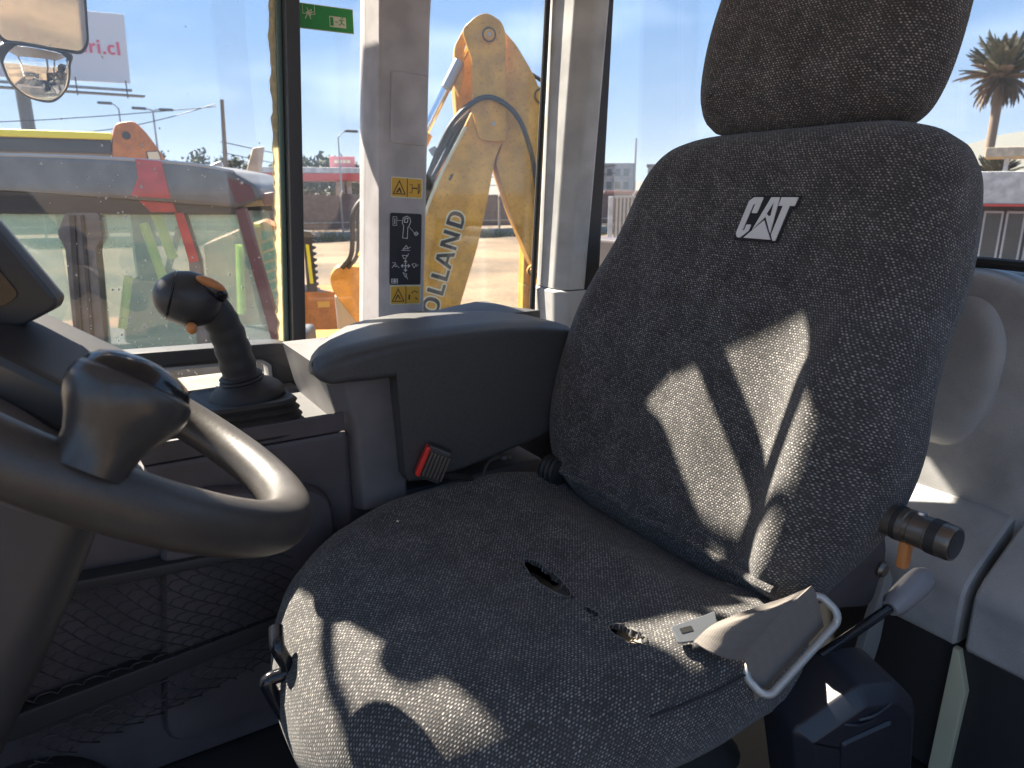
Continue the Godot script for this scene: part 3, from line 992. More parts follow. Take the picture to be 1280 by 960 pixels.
	for k in 21: rim.append(Vector3(0.141, 2.649, -1.12) + tilt * Vector3(-0.024, sin(k * TAU / 20) * 0.0352, cos(k * TAU / 20) * 0.0330))
	tube(b, PackedVector3Array(rim), 0.0016, 6)
	part("seam_ring", b, M.gloss, head)
	# storage net on the console side
	var nt := thing("storage_net", "black stretched storage net strapped over the console side", "net", Vector3(0.03, 2.05, -1.0))
	b = B.new()
	slab(b, poly([-0.165, 2.318, 0.20, 2.293, 0.20, 2.277, -0.165, 2.299]), -1.028, -0.998, 0.004)
	part("top_strap", b, M.rubber, nt)
	b = B.new()
	slab(b, poly([-0.165, 2.141, 0.20, 2.172, 0.20, 2.145, -0.165, 2.105]), -1.028, -0.998, 0.004)
	part("lower_strap", b, M.rubber, nt)
	b = B.new()
	slab(b, poly([-0.165, 2.299, -0.132, 2.298, -0.134, 2.143, -0.165, 2.141]), -1.028, -0.998, 0.004)
	part("end_strap", b, M.rubber, nt)
	for zone: Array in [[2.298, 2.285, 2.146, 2.17, 11], [2.104, 2.144, 2.05, 2.10, 5]]:
		b = B.new()
		var rows: int = zone[4]
		var cols := 13
		var at := func(c: float, r: float) -> Vector3:
			var u := c / cols
			var w := r / rows
			var top: float = lerpf(zone[0], zone[1], u)
			var low: float = lerpf(zone[2], zone[3], u)
			return Vector3(-0.14 + 0.345 * u + 0.004 * sin(w * 5.0 + u * 6.0), lerpf(top, low, w) + 0.004 * sin(u * 9.0) * sin(w * PI), -0.998 + 0.010 * sin(w * PI) * sin(u * PI))
		for r in rows:
			for c in cols:
				var o := 0.5 * (r % 2)
				var p0: Vector3 = at.call(c + o + 0.2, r)
				var p1: Vector3 = at.call(c + o + 0.7, r)
				var p2: Vector3 = at.call(c + o + 0.95, r + 0.5)
				var p3: Vector3 = at.call(c + o - 0.05, r + 0.5)
				rod(b, p0, p1, 0.0011, 5)
				rod(b, p1, p2, 0.0011, 5)
				rod(b, p0, p3, 0.0011, 5)
				var q0: Vector3 = at.call(c + o + 0.7 + 0.5 - 0.0, r + 1)
				rod(b, p2, q0 - Vector3(0.0, 0, 0), 0.0011, 5)
				rod(b, p3, at.call(c + o + 0.2, r + 1), 0.0011, 5)
		var m := part("net_mesh", b, M.rubber, nt)
		m.set_meta("kind", "stuff")
	# seat belt buckle and far recliner knob
	var k := thing("belt_buckle", "seat belt buckle with red release button between seat and armrest", "buckle", Vector3(0.46, 2.31, -0.985))
	x = xf(Vector3(0.459, 2.376, -0.983), Vector3(0.80, -0.36, 0.35), Vector3(0.5, 0.85, 0.2))
	b = B.new()
	slab(b, rounded(poly([-0.021, -0.030, 0.022, -0.032, 0.024, 0.026, -0.019, 0.028]), 0.006), -0.014, 0.008, 0.004, x)
	part("housing", b, M.black, k)
	for i in 6:
		b = B.new()
		box(b, Vector3(0.0036, 0.042, 0.005), x * Transform3D(Basis(), Vector3(-0.009 + 0.006 * i, -0.003, 0.010)), 0.001)
		part("rib", b, M.worn, k)
	b = B.new()
	slab(b, rounded(poly([-0.0225, -0.026, -0.014, -0.028, -0.013, 0.024, -0.0205, 0.026]), 0.003), -0.008, 0.013, 0.002, x)
	part("release_button", b, M.red_button, k)
	b = B.new()
	tube(b, curve([Vector3(0.47, 2.35, -0.985), Vector3(0.50, 2.34, -0.99), Vector3(0.53, 2.33, -0.99)], 5), 0.016, 8, 0.3)
	part("belt_stalk", b, M.rubber, k)
	b = B.new()
	tube(b, curve([Vector3(0.552, 2.325, -0.985), Vector3(0.566, 2.345, -0.995), Vector3(0.585, 2.352, -0.997), Vector3(0.60, 2.35, -0.995)], 5), 0.003, 7)
	ball(b, Vector3(0.603, 2.35, -0.994), Vector3(0.010, 0.008, 0.008), Basis(), 12)
	var o2 := part("cable_end", b, M.black, self)
	tag(o2, "short black cable end poking out under the armrest", "cable")

# ---------------------------------------------------------------- the seat
const TILT := 0.2443
func back_frame() -> Transform3D:
	var v := Vector3(sin(TILT), cos(TILT), 0)
	return Transform3D(Basis(Vector3(0, 0, 1), v, Vector3(-cos(TILT), sin(TILT), 0)), Vector3(0.69, 2.31, -0.72))

func back_crown(p: Vector2) -> float:
	var a := absf(p.x)
	var low := smoothstep(-0.06, 0.05, p.y) * (1.0 - smoothstep(0.26, 0.44, p.y))
	var h := (0.066 if p.x > 0 else 0.018) * exp(-pow((a - 0.248) / (0.072 if a > 0.248 else 0.058), 2)) * low
	h += 0.005 * exp(-pow((p.y - 0.15) / 0.12, 2)) * exp(-pow(a / 0.2, 2))
	h -= 0.012 * smoothstep(0.18, 0.30, a) * smoothstep(0.36, 0.5, p.y)
	h -= 0.02 * smoothstep(0.02, -0.05, p.y)
	return h + 0.0012 * sin(p.x * 23.0 + p.y * 11.0) * sin(p.y * 17.0)

const HOLES := [[0.4775, -0.685, 0.060, 0.0155, -0.09], [0.471, -0.580, 0.018, 0.0055, 0.05], [0.4745, -0.521, 0.029, 0.0115, 0.10]]
func in_hole(p: Vector2) -> float:  # below 1 inside a tear
	var best := 9.0
	for h: Array in HOLES:
		var d := (p - Vector2(h[0], h[1])).rotated(h[4])
		var q := absf(d.y) / (h[2] as float)
		if q < 1.0:
			var w: float = h[3] * sqrt(1.0 - q * q) * (1.0 + 0.14 * sin(d.y * 260.0 + h[0] * 50.0) + 0.08 * sin(d.y * 700.0))
			best = minf(best, absf(d.x) / maxf(w, 0.0005))
	return best

func seat_crown(p: Vector2) -> float:  # p = (x, z); how the cushion top rises and falls
	var d := p - Vector2(0.47, -0.72)
	var h := 0.004 - 0.016 * exp(-pow(d.x / 0.14, 2) - pow(d.y / 0.15, 2))
	h -= 0.040 * pow(clampf((0.30 - p.x) / 0.15, 0, 1), 1.6)
	h += 0.010 * smoothstep(0.20, 0.27, absf(d.y)) * smoothstep(0.30, 0.4, p.x)
	h -= (0.012 + 0.026 * (1.0 - smoothstep(0.12, 0.26, absf(d.y + 0.03)))) * smoothstep(0.58, 0.70, p.x)
	h += 0.0012 * sin(p.x * 31.0 + 1.0) * sin(p.y * 27.0)
	var q := in_hole(p)
	if q < 1.0: h -= 0.006 * smoothstep(1.0, 0.85, q)
	elif q < 2.2: h += 0.0022 * smoothstep(2.2, 1.0, q)
	return h

func seat() -> void:
	var t := thing("driver_seat", "worn charcoal cloth driver seat with torn cushion and headrest", "seat", Vector3(0.45, 1.951, -0.72))
	var x := back_frame()
	# backrest
	var out := PackedVector2Array()
	var near := [-0.05, 0.15, -0.03, 0.205, 0.0, 0.25, 0.05, 0.28, 0.10, 0.30, 0.15, 0.312, 0.22, 0.316, 0.30, 0.308, 0.38, 0.298, 0.46, 0.288, 0.52, 0.278, 0.56, 0.267, 0.588, 0.247, 0.601, 0.212, 0.606, 0.16, 0.606, 0.06]
	var far := [-0.05, 0.17, -0.035, 0.225, 0.0, 0.262, 0.05, 0.303, 0.10, 0.327, 0.15, 0.336, 0.22, 0.331, 0.30, 0.311, 0.38, 0.286, 0.46, 0.258, 0.52, 0.235, 0.555, 0.215, 0.580, 0.188, 0.595, 0.155, 0.602, 0.11, 0.604, 0.05]
	for i in range(0, near.size(), 2): out.append(Vector2(near[i + 1], near[i]))
	for i in range(far.size() - 2, -1, -2): out.append(Vector2(-far[i + 1], far[i]))
	out = smooth(out, 5)
	var prof: Array = [Vector2(0.05, -0.140), Vector2(0.022, -0.137), Vector2(0.006, -0.122), Vector2(0.0, -0.098), Vector2(0.0, -0.06), Vector2(0.004, -0.040), Vector2(0.014, -0.022), Vector2(0.028, -0.010), Vector2(0.044, -0.003), Vector2(0.060, 0.0)]
	var inner: Array = []
	for i in 26: inner.append(1.0 - (i + 1) / 27.0)
	var b := B.new()
	pillow(b, out, prof, x, inner, back_crown, Vector2(0, 0.27))
	var bk := part("backrest", b, M.cloth, t, false, 180.0)
	b = B.new()  # piping where the cover is closed along the lower edge
	var pts: Array = []
	for i in 31:
		var u := -0.235 + 0.49 * i / 30.0
		pts.append(x * Vector3(u, 0.012 + 0.010 * pow(absf(u) / 0.24, 3) - 0.004 * sin(i * 0.6), back_crown(Vector2(u, 0.012)) + 0.002))
	tube(b, PackedVector3Array(pts), 0.006, 8)
	part("piping", b, M.cloth, bk)
	# embroidered patch with letters
	b = B.new()
	var lx := x * Transform3D(Basis(Vector3.UP, -0.02), Vector3(0.072, 0.468, back_crown(Vector2(0.072, 0.468)) + 0.0005))
	slab(b, rounded(poly([-0.031, 0.0312, 0.0480, 0.0312, 0.0452, 0.0140, 0.0372, 0.0140, 0.0285, -0.0310, -0.0465, -0.0310]), 0.003), 0.0, 0.0022, 0.001, lx)
	var patch := part("logo_patch", b, M.patch, bk)
	var letters := [rounded(poly([-0.0263, 0.0283, -0.0107, 0.0283, -0.0153, 0.0068, -0.0244, 0.0068, -0.0215, 0.0192, -0.0247, 0.0192, -0.0328, -0.0179, -0.0299, -0.0179, -0.0279, -0.0088, -0.0201, -0.0088, -0.0218, -0.0172, -0.0335, -0.027, -0.0393, -0.027, -0.0429, -0.0218, -0.0338, 0.0231]), 0.0012, 2), poly([0.0023, 0.0283, 0.0159, 0.0283, 0.0146, -0.0192, 0.0006, 0.0026, -0.0163, -0.0153]), poly([0.0188, 0.0283, 0.0445, 0.0283, 0.0422, 0.0172, 0.0345, 0.0172, 0.0257, -0.0286, 0.0215, -0.0286, 0.0169, -0.0211, 0.024, 0.0172, 0.0169, 0.0172]), poly([-0.0279, -0.027, 0.0, -0.0023, 0.0179, -0.0276])]
	for q: PackedVector2Array in letters:
		b = B.new()
		slab(b, q, 0.002, 0.0034, 0.0, lx)
		part("logo_piece", b, M.silver, patch)
	b = B.new()
	slab(b, poly([0.0023, 0.0068, 0.0084, 0.0205, 0.0084, 0.0036, 0.0055, 0.0036, 0.0006, 0.0075]), 0.0034, 0.0037, 0.0, lx)
	part("letter_opening", b, M.patch, patch)
	# headrest
	b = B.new()
	out = smooth(poly([-0.125, 0.607, 0.0, 0.602, 0.130, 0.606, 0.168, 0.618, 0.186, 0.66, 0.192, 0.73, 0.186, 0.81, 0.165, 0.865, 0.10, 0.882, 0.0, 0.886, -0.10, 0.882, -0.160, 0.865, -0.180, 0.81, -0.184, 0.73, -0.176, 0.66, -0.158, 0.622]), 6)
	var hx := x * Transform3D(Basis(), Vector3(0.028, 0, -0.012))
	var hc := func(p: Vector2) -> float: return 0.016 * exp(-pow(p.x / 0.16, 2) - pow((p.y - 0.74) / 0.13, 2)) + 0.0015 * sin(p.x * 30.0 + p.y * 19.0)
	pillow(b, out, [Vector2(0.04, -0.105), Vector2(0.014, -0.098), Vector2(0.002, -0.08), Vector2(0.0, -0.055), Vector2(0.006, -0.032), Vector2(0.018, -0.016), Vector2(0.034, -0.006), Vector2(0.05, 0.0)], hx, [0.9, 0.8, 0.7, 0.6, 0.5, 0.4, 0.3, 0.2, 0.1], hc, Vector2(0, 0.745))
	part("headrest", b, M.cloth, t, false, 180.0)
	b = B.new()
	for s: float in [-0.06, 0.06]: rod(b, x * Vector3(s + 0.02, 0.5, -0.06), x * Vector3(s + 0.02, 0.72, -0.06), 0.007, 10)
	part("headrest_posts", b, M.metal, t)
	# cushion
	out = PackedVector2Array()
	var near_side := [0.138, 0.035, 0.145, 0.085, 0.160, 0.130, 0.190, 0.180, 0.240, 0.228, 0.31, 0.264, 0.40, 0.290, 0.50, 0.300, 0.60, 0.297, 0.68, 0.285, 0.725, 0.255, 0.745, 0.19]
	var far_side := [0.138, 0.035, 0.144, 0.085, 0.157, 0.135, 0.184, 0.190, 0.235, 0.240, 0.31, 0.283, 0.40, 0.312, 0.50, 0.322, 0.60, 0.318, 0.68, 0.304, 0.725, 0.272, 0.745, 0.20]
	for i in range(0, near_side.size(), 2): out.append(Vector2(near_side[i], -0.72 + near_side[i + 1]))
	for i in range(far_side.size() - 2, -1, -2): out.append(Vector2(far_side[i], -0.72 - far_side[i + 1]))
	out = smooth(out, 10)
	inner = []
	for i in 44: inner.append(1.0 - (i + 1) / 45.0)
	var sx := Transform3D(Basis(Vector3(1, 0, 0), Vector3(0, 0, 1), Vector3(0, 1, 0)), Vector3.ZERO)
	b = B.new()
	pillow(b, out, [Vector2(0.03, 2.195), Vector2(0.010, 2.20), Vector2(0.001, 2.22), Vector2(0.0, 2.245), Vector2(0.003, 2.268), Vector2(0.012, 2.288), Vector2(0.027, 2.304), Vector2(0.046, 2.313), Vector2(0.066, 2.318)], sx, inner, seat_crown, Vector2(0.475, -0.62))
	# a fine piece of cloth round the tears takes the place of the coarse one
	var keep := B.new()
	for i in range(0, b.v.size(), 3):
		var c3 := (b.v[i] + b.v[i + 1] + b.v[i + 2]) / 3.0
		if c3.y > 2.28 and c3.x > 0.455 and c3.x < 0.497 and c3.z > -0.758 and c3.z < -0.490: continue
		for k in 3:
			keep.v.append(b.v[i + k])
			keep.t.append(b.t[i + k])
	b = keep
	var f0 := b.v.size()
	for i in 72:
		for j in 250:
			var q: Array = []
			var out_of_cloth := 0
			for o: Array in [[0, 0], [1, 0], [1, 1], [0, 1]]:
				var fx: float = 0.436 + 0.080 * (i + o[0]) / 72.0
				var fz: float = -0.778 + 0.298 * (j + o[1]) / 250.0
				var fp := Vector2(fx, fz)
				var edge := minf(minf(fx - 0.436, 0.516 - fx), minf(fz + 0.778, -0.480 - fz))
				if in_hole(fp) < 0.86: out_of_cloth += 1
				q.append([Vector3(fx, 2.318 + seat_crown(fp) + lerpf(-0.0030, 0.0006, smoothstep(0.0, 0.010, edge)), fz), fp])
			if out_of_cloth < 4: b.quad(q[0][0], q[1][0], q[2][0], q[3][0], q[0][1], q[1][1], q[2][1], q[3][1])
	b.flip_to(f0, Vector3.UP)
	var cu := part("cushion", b, M.cloth, t, false, 180.0)
	b = B.new()  # seam of the side band
	pts = []
	var nr := normals2(out)
	for i in out.size():
		var p := out[i] - nr[i] * 0.0065
		if p.x > 0.43 and p.y > -0.72: pts.append(Vector3(p.x, 2.2805 + seat_crown(p), p.y))
	tube(b, PackedVector3Array(pts), 0.0014, 6)
	part("side_seam", b, M.thread, cu)
	for h: Array in HOLES:  # foam showing in each tear, frayed threads round it
		var c := Vector2(h[0], h[1])
		var first: bool = h[2] > 0.05
		var deep := 2.318 + seat_crown(c + Vector2(0.03, 0))
		b = B.new()
		var l0 := b.v.size()
		for i in 14:
			for j in 18:
				var q: Array = []
				for o: Array in [[0, 0], [1, 0], [1, 1], [0, 1]]:
					var w := Vector2((i + o[0]) / 7.0 - 1.0, (j + o[1]) / 9.0 - 1.0)
					var y := deep - 0.007 - 0.004 * sin(w.x * 5.0 + w.y * 2.0)
					y -= (0.022 * smoothstep(0.25, -0.25, w.y)) if first else (0.010 * smoothstep(0.1, -0.4, w.y))
					q.append(Vector3(c.x + w.x * h[3] * 1.5, y, c.y + w.y * h[2] * 1.12))
				b.quad(q[0], q[1], q[2], q[3])
		b.flip_to(l0, Vector3.UP)
		part("foam", b, M.lining if first else M.foam, cu, false, 180.0)
		b = B.new()  # dark underlay below the foam
		bar(b, Vector3(c.x - h[3] * 2.0, deep - 0.046, c.y - h[2] * 1.3), Vector3(c.x + h[3] * 2.0, deep - 0.040, c.y + h[2] * 1.3))
		part("underlay", b, M.rubber, cu)
		b = B.new()  # torn edge of the cloth
		var lip: Array = []
		for i in 49:
			var a := TAU * i / 48.0
			var lq := c + Vector2(cos(a) * h[3] * 0.96, sin(a) * h[2] * 0.97).rotated(-h[4])
			lip.append(Vector3(lq.x + rng.randfn(0, 0.0005), 2.318 + seat_crown(c + (lq - c) * 1.12) + 0.0006 + rng.randf() * 0.0008, lq.y + rng.randfn(0, 0.0005)))
		tube(b, PackedVector3Array(lip), 0.0009, 5)
		part("torn_edge", b, M.web_thread, cu)
		b = B.new()
		for i in int(420 * h[2]):
			var a := rng.randf() * TAU
			var q := c + Vector2(cos(a) * h[3] * 1.06, sin(a) * h[2] * 1.03).rotated(-h[4])
			var p0 := Vector3(q.x, 2.318 + seat_crown(q) + 0.0004, q.y)
			var l := rng.randf_range(0.002, 0.0065)
			var dir := Vector3(-cos(a) * 0.7 + rng.randfn(0, 0.6), rng.randf_range(-0.1, 0.55), rng.randfn(0, 0.9)).normalized()
			tube(b, PackedVector3Array([p0 - Vector3(0, 0.001, 0), p0 + dir * l * 0.5 + Vector3(0, 0.0012, 0), p0 + dir * l]), 0.00034, 4)
		var fr := part("frayed_threads", b, M.thread, cu)
		fr.set_meta("kind", "stuff")
	# base below the cushion
	b = B.new()
	pillow(b, rrect(0.44, 0.44, 0.05), [Vector2(0, 1.955), Vector2(0, 2.0), Vector2(0.02, 2.03), Vector2(0.0, 2.06), Vector2(0.02, 2.09), Vector2(0.0, 2.12), Vector2(0.02, 2.15), Vector2(0, 2.17), Vector2(0, 2.198)], Transform3D(Basis(Vector3(1, 0, 0), Vector3(0, 0, 1), Vector3(0, 1, 0)), Vector3(0.48, 0, -0.72)))
	part("suspension", b, M.rubber, t)
	b = B.new()
	pillow(b, rounded(poly([0.15, 2.10, 0.24, 2.08, 0.25, 2.215, 0.205, 2.225]), 0.02), [Vector2(0.01, -0.80), Vector2(0, -0.79), Vector2(0, -0.5), Vector2(0.01, -0.49)])
	part("front_cover", b, M.trim_dark, t)
	b = B.new()
	tube(b, curve([Vector3(0.150, 2.30, -0.775), Vector3(0.146, 2.285, -0.755), Vector3(0.154, 2.255, -0.750), Vector3(0.1325, 2.251, -0.750), Vector3(0.131, 2.240, -0.748), Vector3(0.152, 2.18, -0.742), Vector3(0.178, 2.10, -0.735), Vector3(0.195, 2.04, -0.73)], 5), 0.0085, 10)
	part("slide_bar", b, M.gloss, t)
	b = B.new()
	bar(b, Vector3(0.166, 2.196, -0.612), Vector3(0.190, 2.222, -0.588), 0.003)
	part("clip", b, M.cream_print, t)
	b = B.new()
	lathe(b, [Vector2(0.001, 0), Vector2(0.024, 0), Vector2(0.028, 0.006), Vector2(0.024, 0.010), Vector2(0.027, 0.015), Vector2(0.023, 0.019), Vector2(0.026, 0.024), Vector2(0.022, 0.028), Vector2(0.024, 0.033), Vector2(0.018, 0.036), Vector2(0.001, 0.037)], xf(Vector3(0.676, 2.322, -0.975), Vector3(0, 1, 0), Vector3(0.35, -0.1, 1)))
	part("tilt_gaiter", b, M.rubber, t)
	# near recliner knob, worn to the metal
	var ka := Vector3(0.02, -0.01, 1).normalized()
	var kx := xf(Vector3(0.772, 2.432, -0.445), ka.cross(Vector3.UP), ka)
	b = B.new()
	lathe(b, [Vector2(0.001, 0), Vector2(0.034, 0), Vector2(0.036, 0.004), Vector2(0.032, 0.009), Vector2(0.030, 0.012), Vector2(0.027, 0.016), Vector2(0.001, 0.017)], kx)
	var kn := part("recliner_knob", b, M.black, t)
	b = B.new()
	lathe(b, [Vector2(0.001, 0.016), Vector2(0.020, 0.016), Vector2(0.020, 0.030), Vector2(0.0195, 0.031), Vector2(0.0195, 0.043), Vector2(0.020, 0.044), Vector2(0.020, 0.056), Vector2(0.0185, 0.057), Vector2(0.0185, 0.062), Vector2(0.0192, 0.063), Vector2(0.0192, 0.080), Vector2(0.020, 0.081), Vector2(0.020, 0.104), Vector2(0.0185, 0.108), Vector2(0.001, 0.108)], kx)
	part("shaft", b, M.worn, kn, false, 30.0)
	for q: Array in [[0.020, 0.030], [0.044, 0.050], [0.083, 0.094]]:
		b = B.new()
		lathe(b, [Vector2(0.019, q[0]), Vector2(0.0204, q[0]), Vector2(0.0204, q[1]), Vector2(0.019, q[1])], kx)
		part("black_band", b, M.rubber, kn, false, 30.0)
	b = B.new()
	lathe(b, [Vector2(0.001, 0.107), Vector2(0.0165, 0.107), Vector2(0.0165, 0.1085), Vector2(0.001, 0.109)], kx)
	part("end_cap", b, M.gloss, kn, false, 30.0)
	b = B.new()
	lathe(b, [Vector2(0.001, 0.016), Vector2(0.006, 0.016), Vector2(0.006, 0.021), Vector2(0.001, 0.022)], xf(kx * Vector3(0, 0.066, 0), ka, Vector3(0.2, 1, 0)), 14)
	part("set_screw", b, M.metal, kn)
	b = B.new()
	box(b, Vector3(0.014, 0.034, 0.012), Transform3D(Basis(), kx * Vector3(0, 0.056, 0) + Vector3(0.002, -0.036, 0)), 0.003)
	part("tab", b, M.orange_soft, kn)
	b = B.new()
	slab(b, rounded(poly([0.74, 2.30, 0.84, 2.27, 0.86, 2.34, 0.81, 2.47, 0.74, 2.47]), 0.02), -0.475, -0.452, 0.004)
	var br := part("pivot_plate", b, M.trim_dark, t)
	b = B.new()
	lathe(b, [Vector2(0.001, 0), Vector2(0.010, 0), Vector2(0.011, 0.004), Vector2(0.008, 0.008), Vector2(0.001, 0.008)], xf(Vector3(0.845, 2.325, -0.452), Vector3(1, 0, 0), Vector3(0, 0, 1)), 14)
	part("bolt", b, M.worn, br)
	# lever with a grey plastic grip
	b = B.new()
	rod(b, Vector3(0.70, 2.262, -0.43), Vector3(0.822, 2.292, -0.42), 0.006, 10)
	var lv := part("release_lever", b, M.gloss, t)
	b = B.new()
	var la := Vector3(0.10, 0.030, 0.0).normalized()
	lathe(b, [Vector2(0.001, 0), Vector2(0.010, 0), Vector2(0.015, 0.010), Vector2(0.0165, 0.030), Vector2(0.0175, 0.055), Vector2(0.0165, 0.072), Vector2(0.011, 0.082), Vector2(0.001, 0.085)], xf(Vector3(0.822, 2.291, -0.42), Vector3(0, 0, 1).cross(la), la), 20)
	part("lever_grip", b, M.lever, lv)

func seat_belt() -> void:
	var t := thing("seat_belt", "beige lap belt with metal tongue lying on the cushion, from its retractor", "seat belt", Vector3(0.68, 1.99, -0.37))
	# retractor housing
	var x := xf(Vector3(0.700, 2.178, -0.380), Vector3(0.86, 0.22, 0.30), Vector3(-0.30, 0.95, -0.05))
	var b := B.new()
	pillow(b, rounded(poly([-0.075, -0.13, 0.075, -0.11, 0.085, 0.03, 0.062, 0.070, 0.01, 0.088, -0.075, 0.060]), 0.010, 3), [Vector2(0.006, -0.06), Vector2(0, -0.055), Vector2(0, 0.004), Vector2(0.002, 0.008), Vector2(0.016, 0.021), Vector2(0.019, 0.022)], x)
	var box_ := part("retractor", b, M.navy, t, false, 28.0)
	b = B.new()
	pillow(b, rounded(poly([-0.030, -0.03, 0.030, -0.02, 0.040, 0.040, -0.026, 0.036]), 0.006), [Vector2(0, 0.018), Vector2(0, 0.024), Vector2(0.003, 0.027)], x)
	part("raised_panel", b, M.navy, box_)
	for i in 4:
		b = B.new()
		var q := [[-0.068, -0.06, -0.050, -0.012], [-0.055, -0.085, -0.030, -0.04], [-0.02, 0.046, 0.020, 0.058], [0.0, 0.060, 0.040, 0.055]][i] as Array
		tube(b, curve([x * Vector3(q[0], q[3], 0.021), x * Vector3((q[0] + q[2]) / 2 - 0.003, (q[1] + q[3]) / 2, 0.0245), x * Vector3(q[2], q[1], 0.021)], 5), 0.0022, 6)
		part("rib", b, M.navy, box_)
	b = B.new()
	slab(b, rrect(0.026, 0.020, 0.003), 0.0, 0.001, 0.0, xf(Vector3(0.69, 2.072, -0.352), Vector3(0.86, 0.22, 0.30), Vector3(-0.30, 0.95, 0.3)) )
	part("yellow_label", b, M.yellow_sign, box_)
	# steel guide loop: a rounded rectangle of flat rod
	b = B.new()
	var r0 := Vector3(0.580, 2.276, -0.405)
	var r1 := Vector3(0.676, 2.337, -0.399)
	var along := (r1 - r0).normalized()
	var off := Vector3(-0.022, 0.016, -0.027)
	var across := (off - along * off.dot(along)).normalized()
	var mid := (r0 + r1) / 2 + across * 0.018
	var pts: Array = []
	for p in rrect(r0.distance_to(r1) + 0.014, 0.037, 0.013, 5): pts.append(mid + along * p.x + across * p.y)
	pts.append(pts[0]); pts.append(pts[1])
	tube(b, PackedVector3Array(pts), 0.0046, 10, 1.0, true)
	part("guide_loop", b, M.paint_metal, t)
	# webbing: a soft strip from the loop to the tongue
	b = B.new()
	var rows: Array = []
	var s0 := b.v.size()
	var n := 26
	for i in n + 1:
		var u := float(i) / n
		var l0 := r0 + across * 0.034 - along * 0.002
		var l1 := r1 + across * 0.034 + along * 0.002
		var near := l0.bezier_interpolate(l0 - across * -0.012 + Vector3(-0.01, 0.006, 0.004), Vector3(0.506, 2.334, -0.418), Vector3(0.510, 2.336, -0.455), u)
		var far := l1.bezier_interpolate(l1 + Vector3(-0.02, 0.014, -0.004), Vector3(0.60, 2.349, -0.446), Vector3(0.553, 2.343, -0.459), u)
		if u < 0.16:  # turns down into the loop
			var q := 1.0 - u / 0.16
			near += -across * 0.016 * q * q + Vector3(0, 0.009 * sin(q * PI) - 0.034 * q * q, 0)
			far += -across * 0.016 * q * q + Vector3(0, 0.009 * sin(q * PI) - 0.034 * q * q, 0)
		var row: Array = []
		for k in 13:
			var w := k / 12.0
			var p := near.lerp(far, w)
			p.y += 0.010 * sin(w * PI) * sin(u * PI * 0.9) + 0.003 * sin(w * 11.0 + u * 3.0) * sin(u * PI) + 0.003 + 0.006 * smoothstep(0.5, 0.1, u)
			row.append(p)
		rows.append(row)
	for i in n:
		for k in 12:
			b.quad(rows[i][k], rows[i][k + 1], rows[i + 1][k + 1], rows[i + 1][k], Vector2(k / 12.0, i / 13.0), Vector2((k + 1) / 12.0, i / 13.0), Vector2((k + 1) / 12.0, (i + 1) / 13.0), Vector2(k / 12.0, (i + 1) / 13.0))
	b.flip_to(s0, Vector3(-0.3, 1, 0.5))
	var s1 := b.v.size()
	for i in n:
		for k in 12:
			var d := Vector3(0.0003, -0.0016, -0.0006)
			b.quad(rows[i][k] + d, rows[i + 1][k] + d, rows[i + 1][k + 1] + d, rows[i][k + 1] + d)
	b.flip_to(s1, Vector3(0.3, -1, -0.5))
	part("webbing", b, M.web, t, false, 70.0)
	# tongue
	x = xf(Vector3(0.532, 2.338, -0.466), Vector3(0.95, 0.10, 0.30), Vector3(-0.25, 0.35, -0.9))
	b = B.new()
	var tl := rounded(poly([-0.032, -0.009, 0.000, -0.013, 0.012, -0.020, 0.024, 0.016, 0.010, 0.014, -0.032, 0.011]), 0.003)
	slab(b, tl, 0.0, 0.003, 0.0008, x)
	part("tongue", b, M.tongue, t)
	b = B.new()
	slab(b, rrect(0.014, 0.006, 0.001), 0.0031, 0.0036, 0.0, x * Transform3D(Basis(), Vector3(-0.017, 0.003, 0)))
	part("tongue_slot", b, M.print_black, t)
	b = B.new()
	slab(b, rounded(poly([-0.020, -0.020, 0.012, -0.026, 0.018, -0.012, -0.016, -0.010]), 0.006), -0.004, 0.006, 0.002, x)
	part("tongue_cover", b, M.black, t)

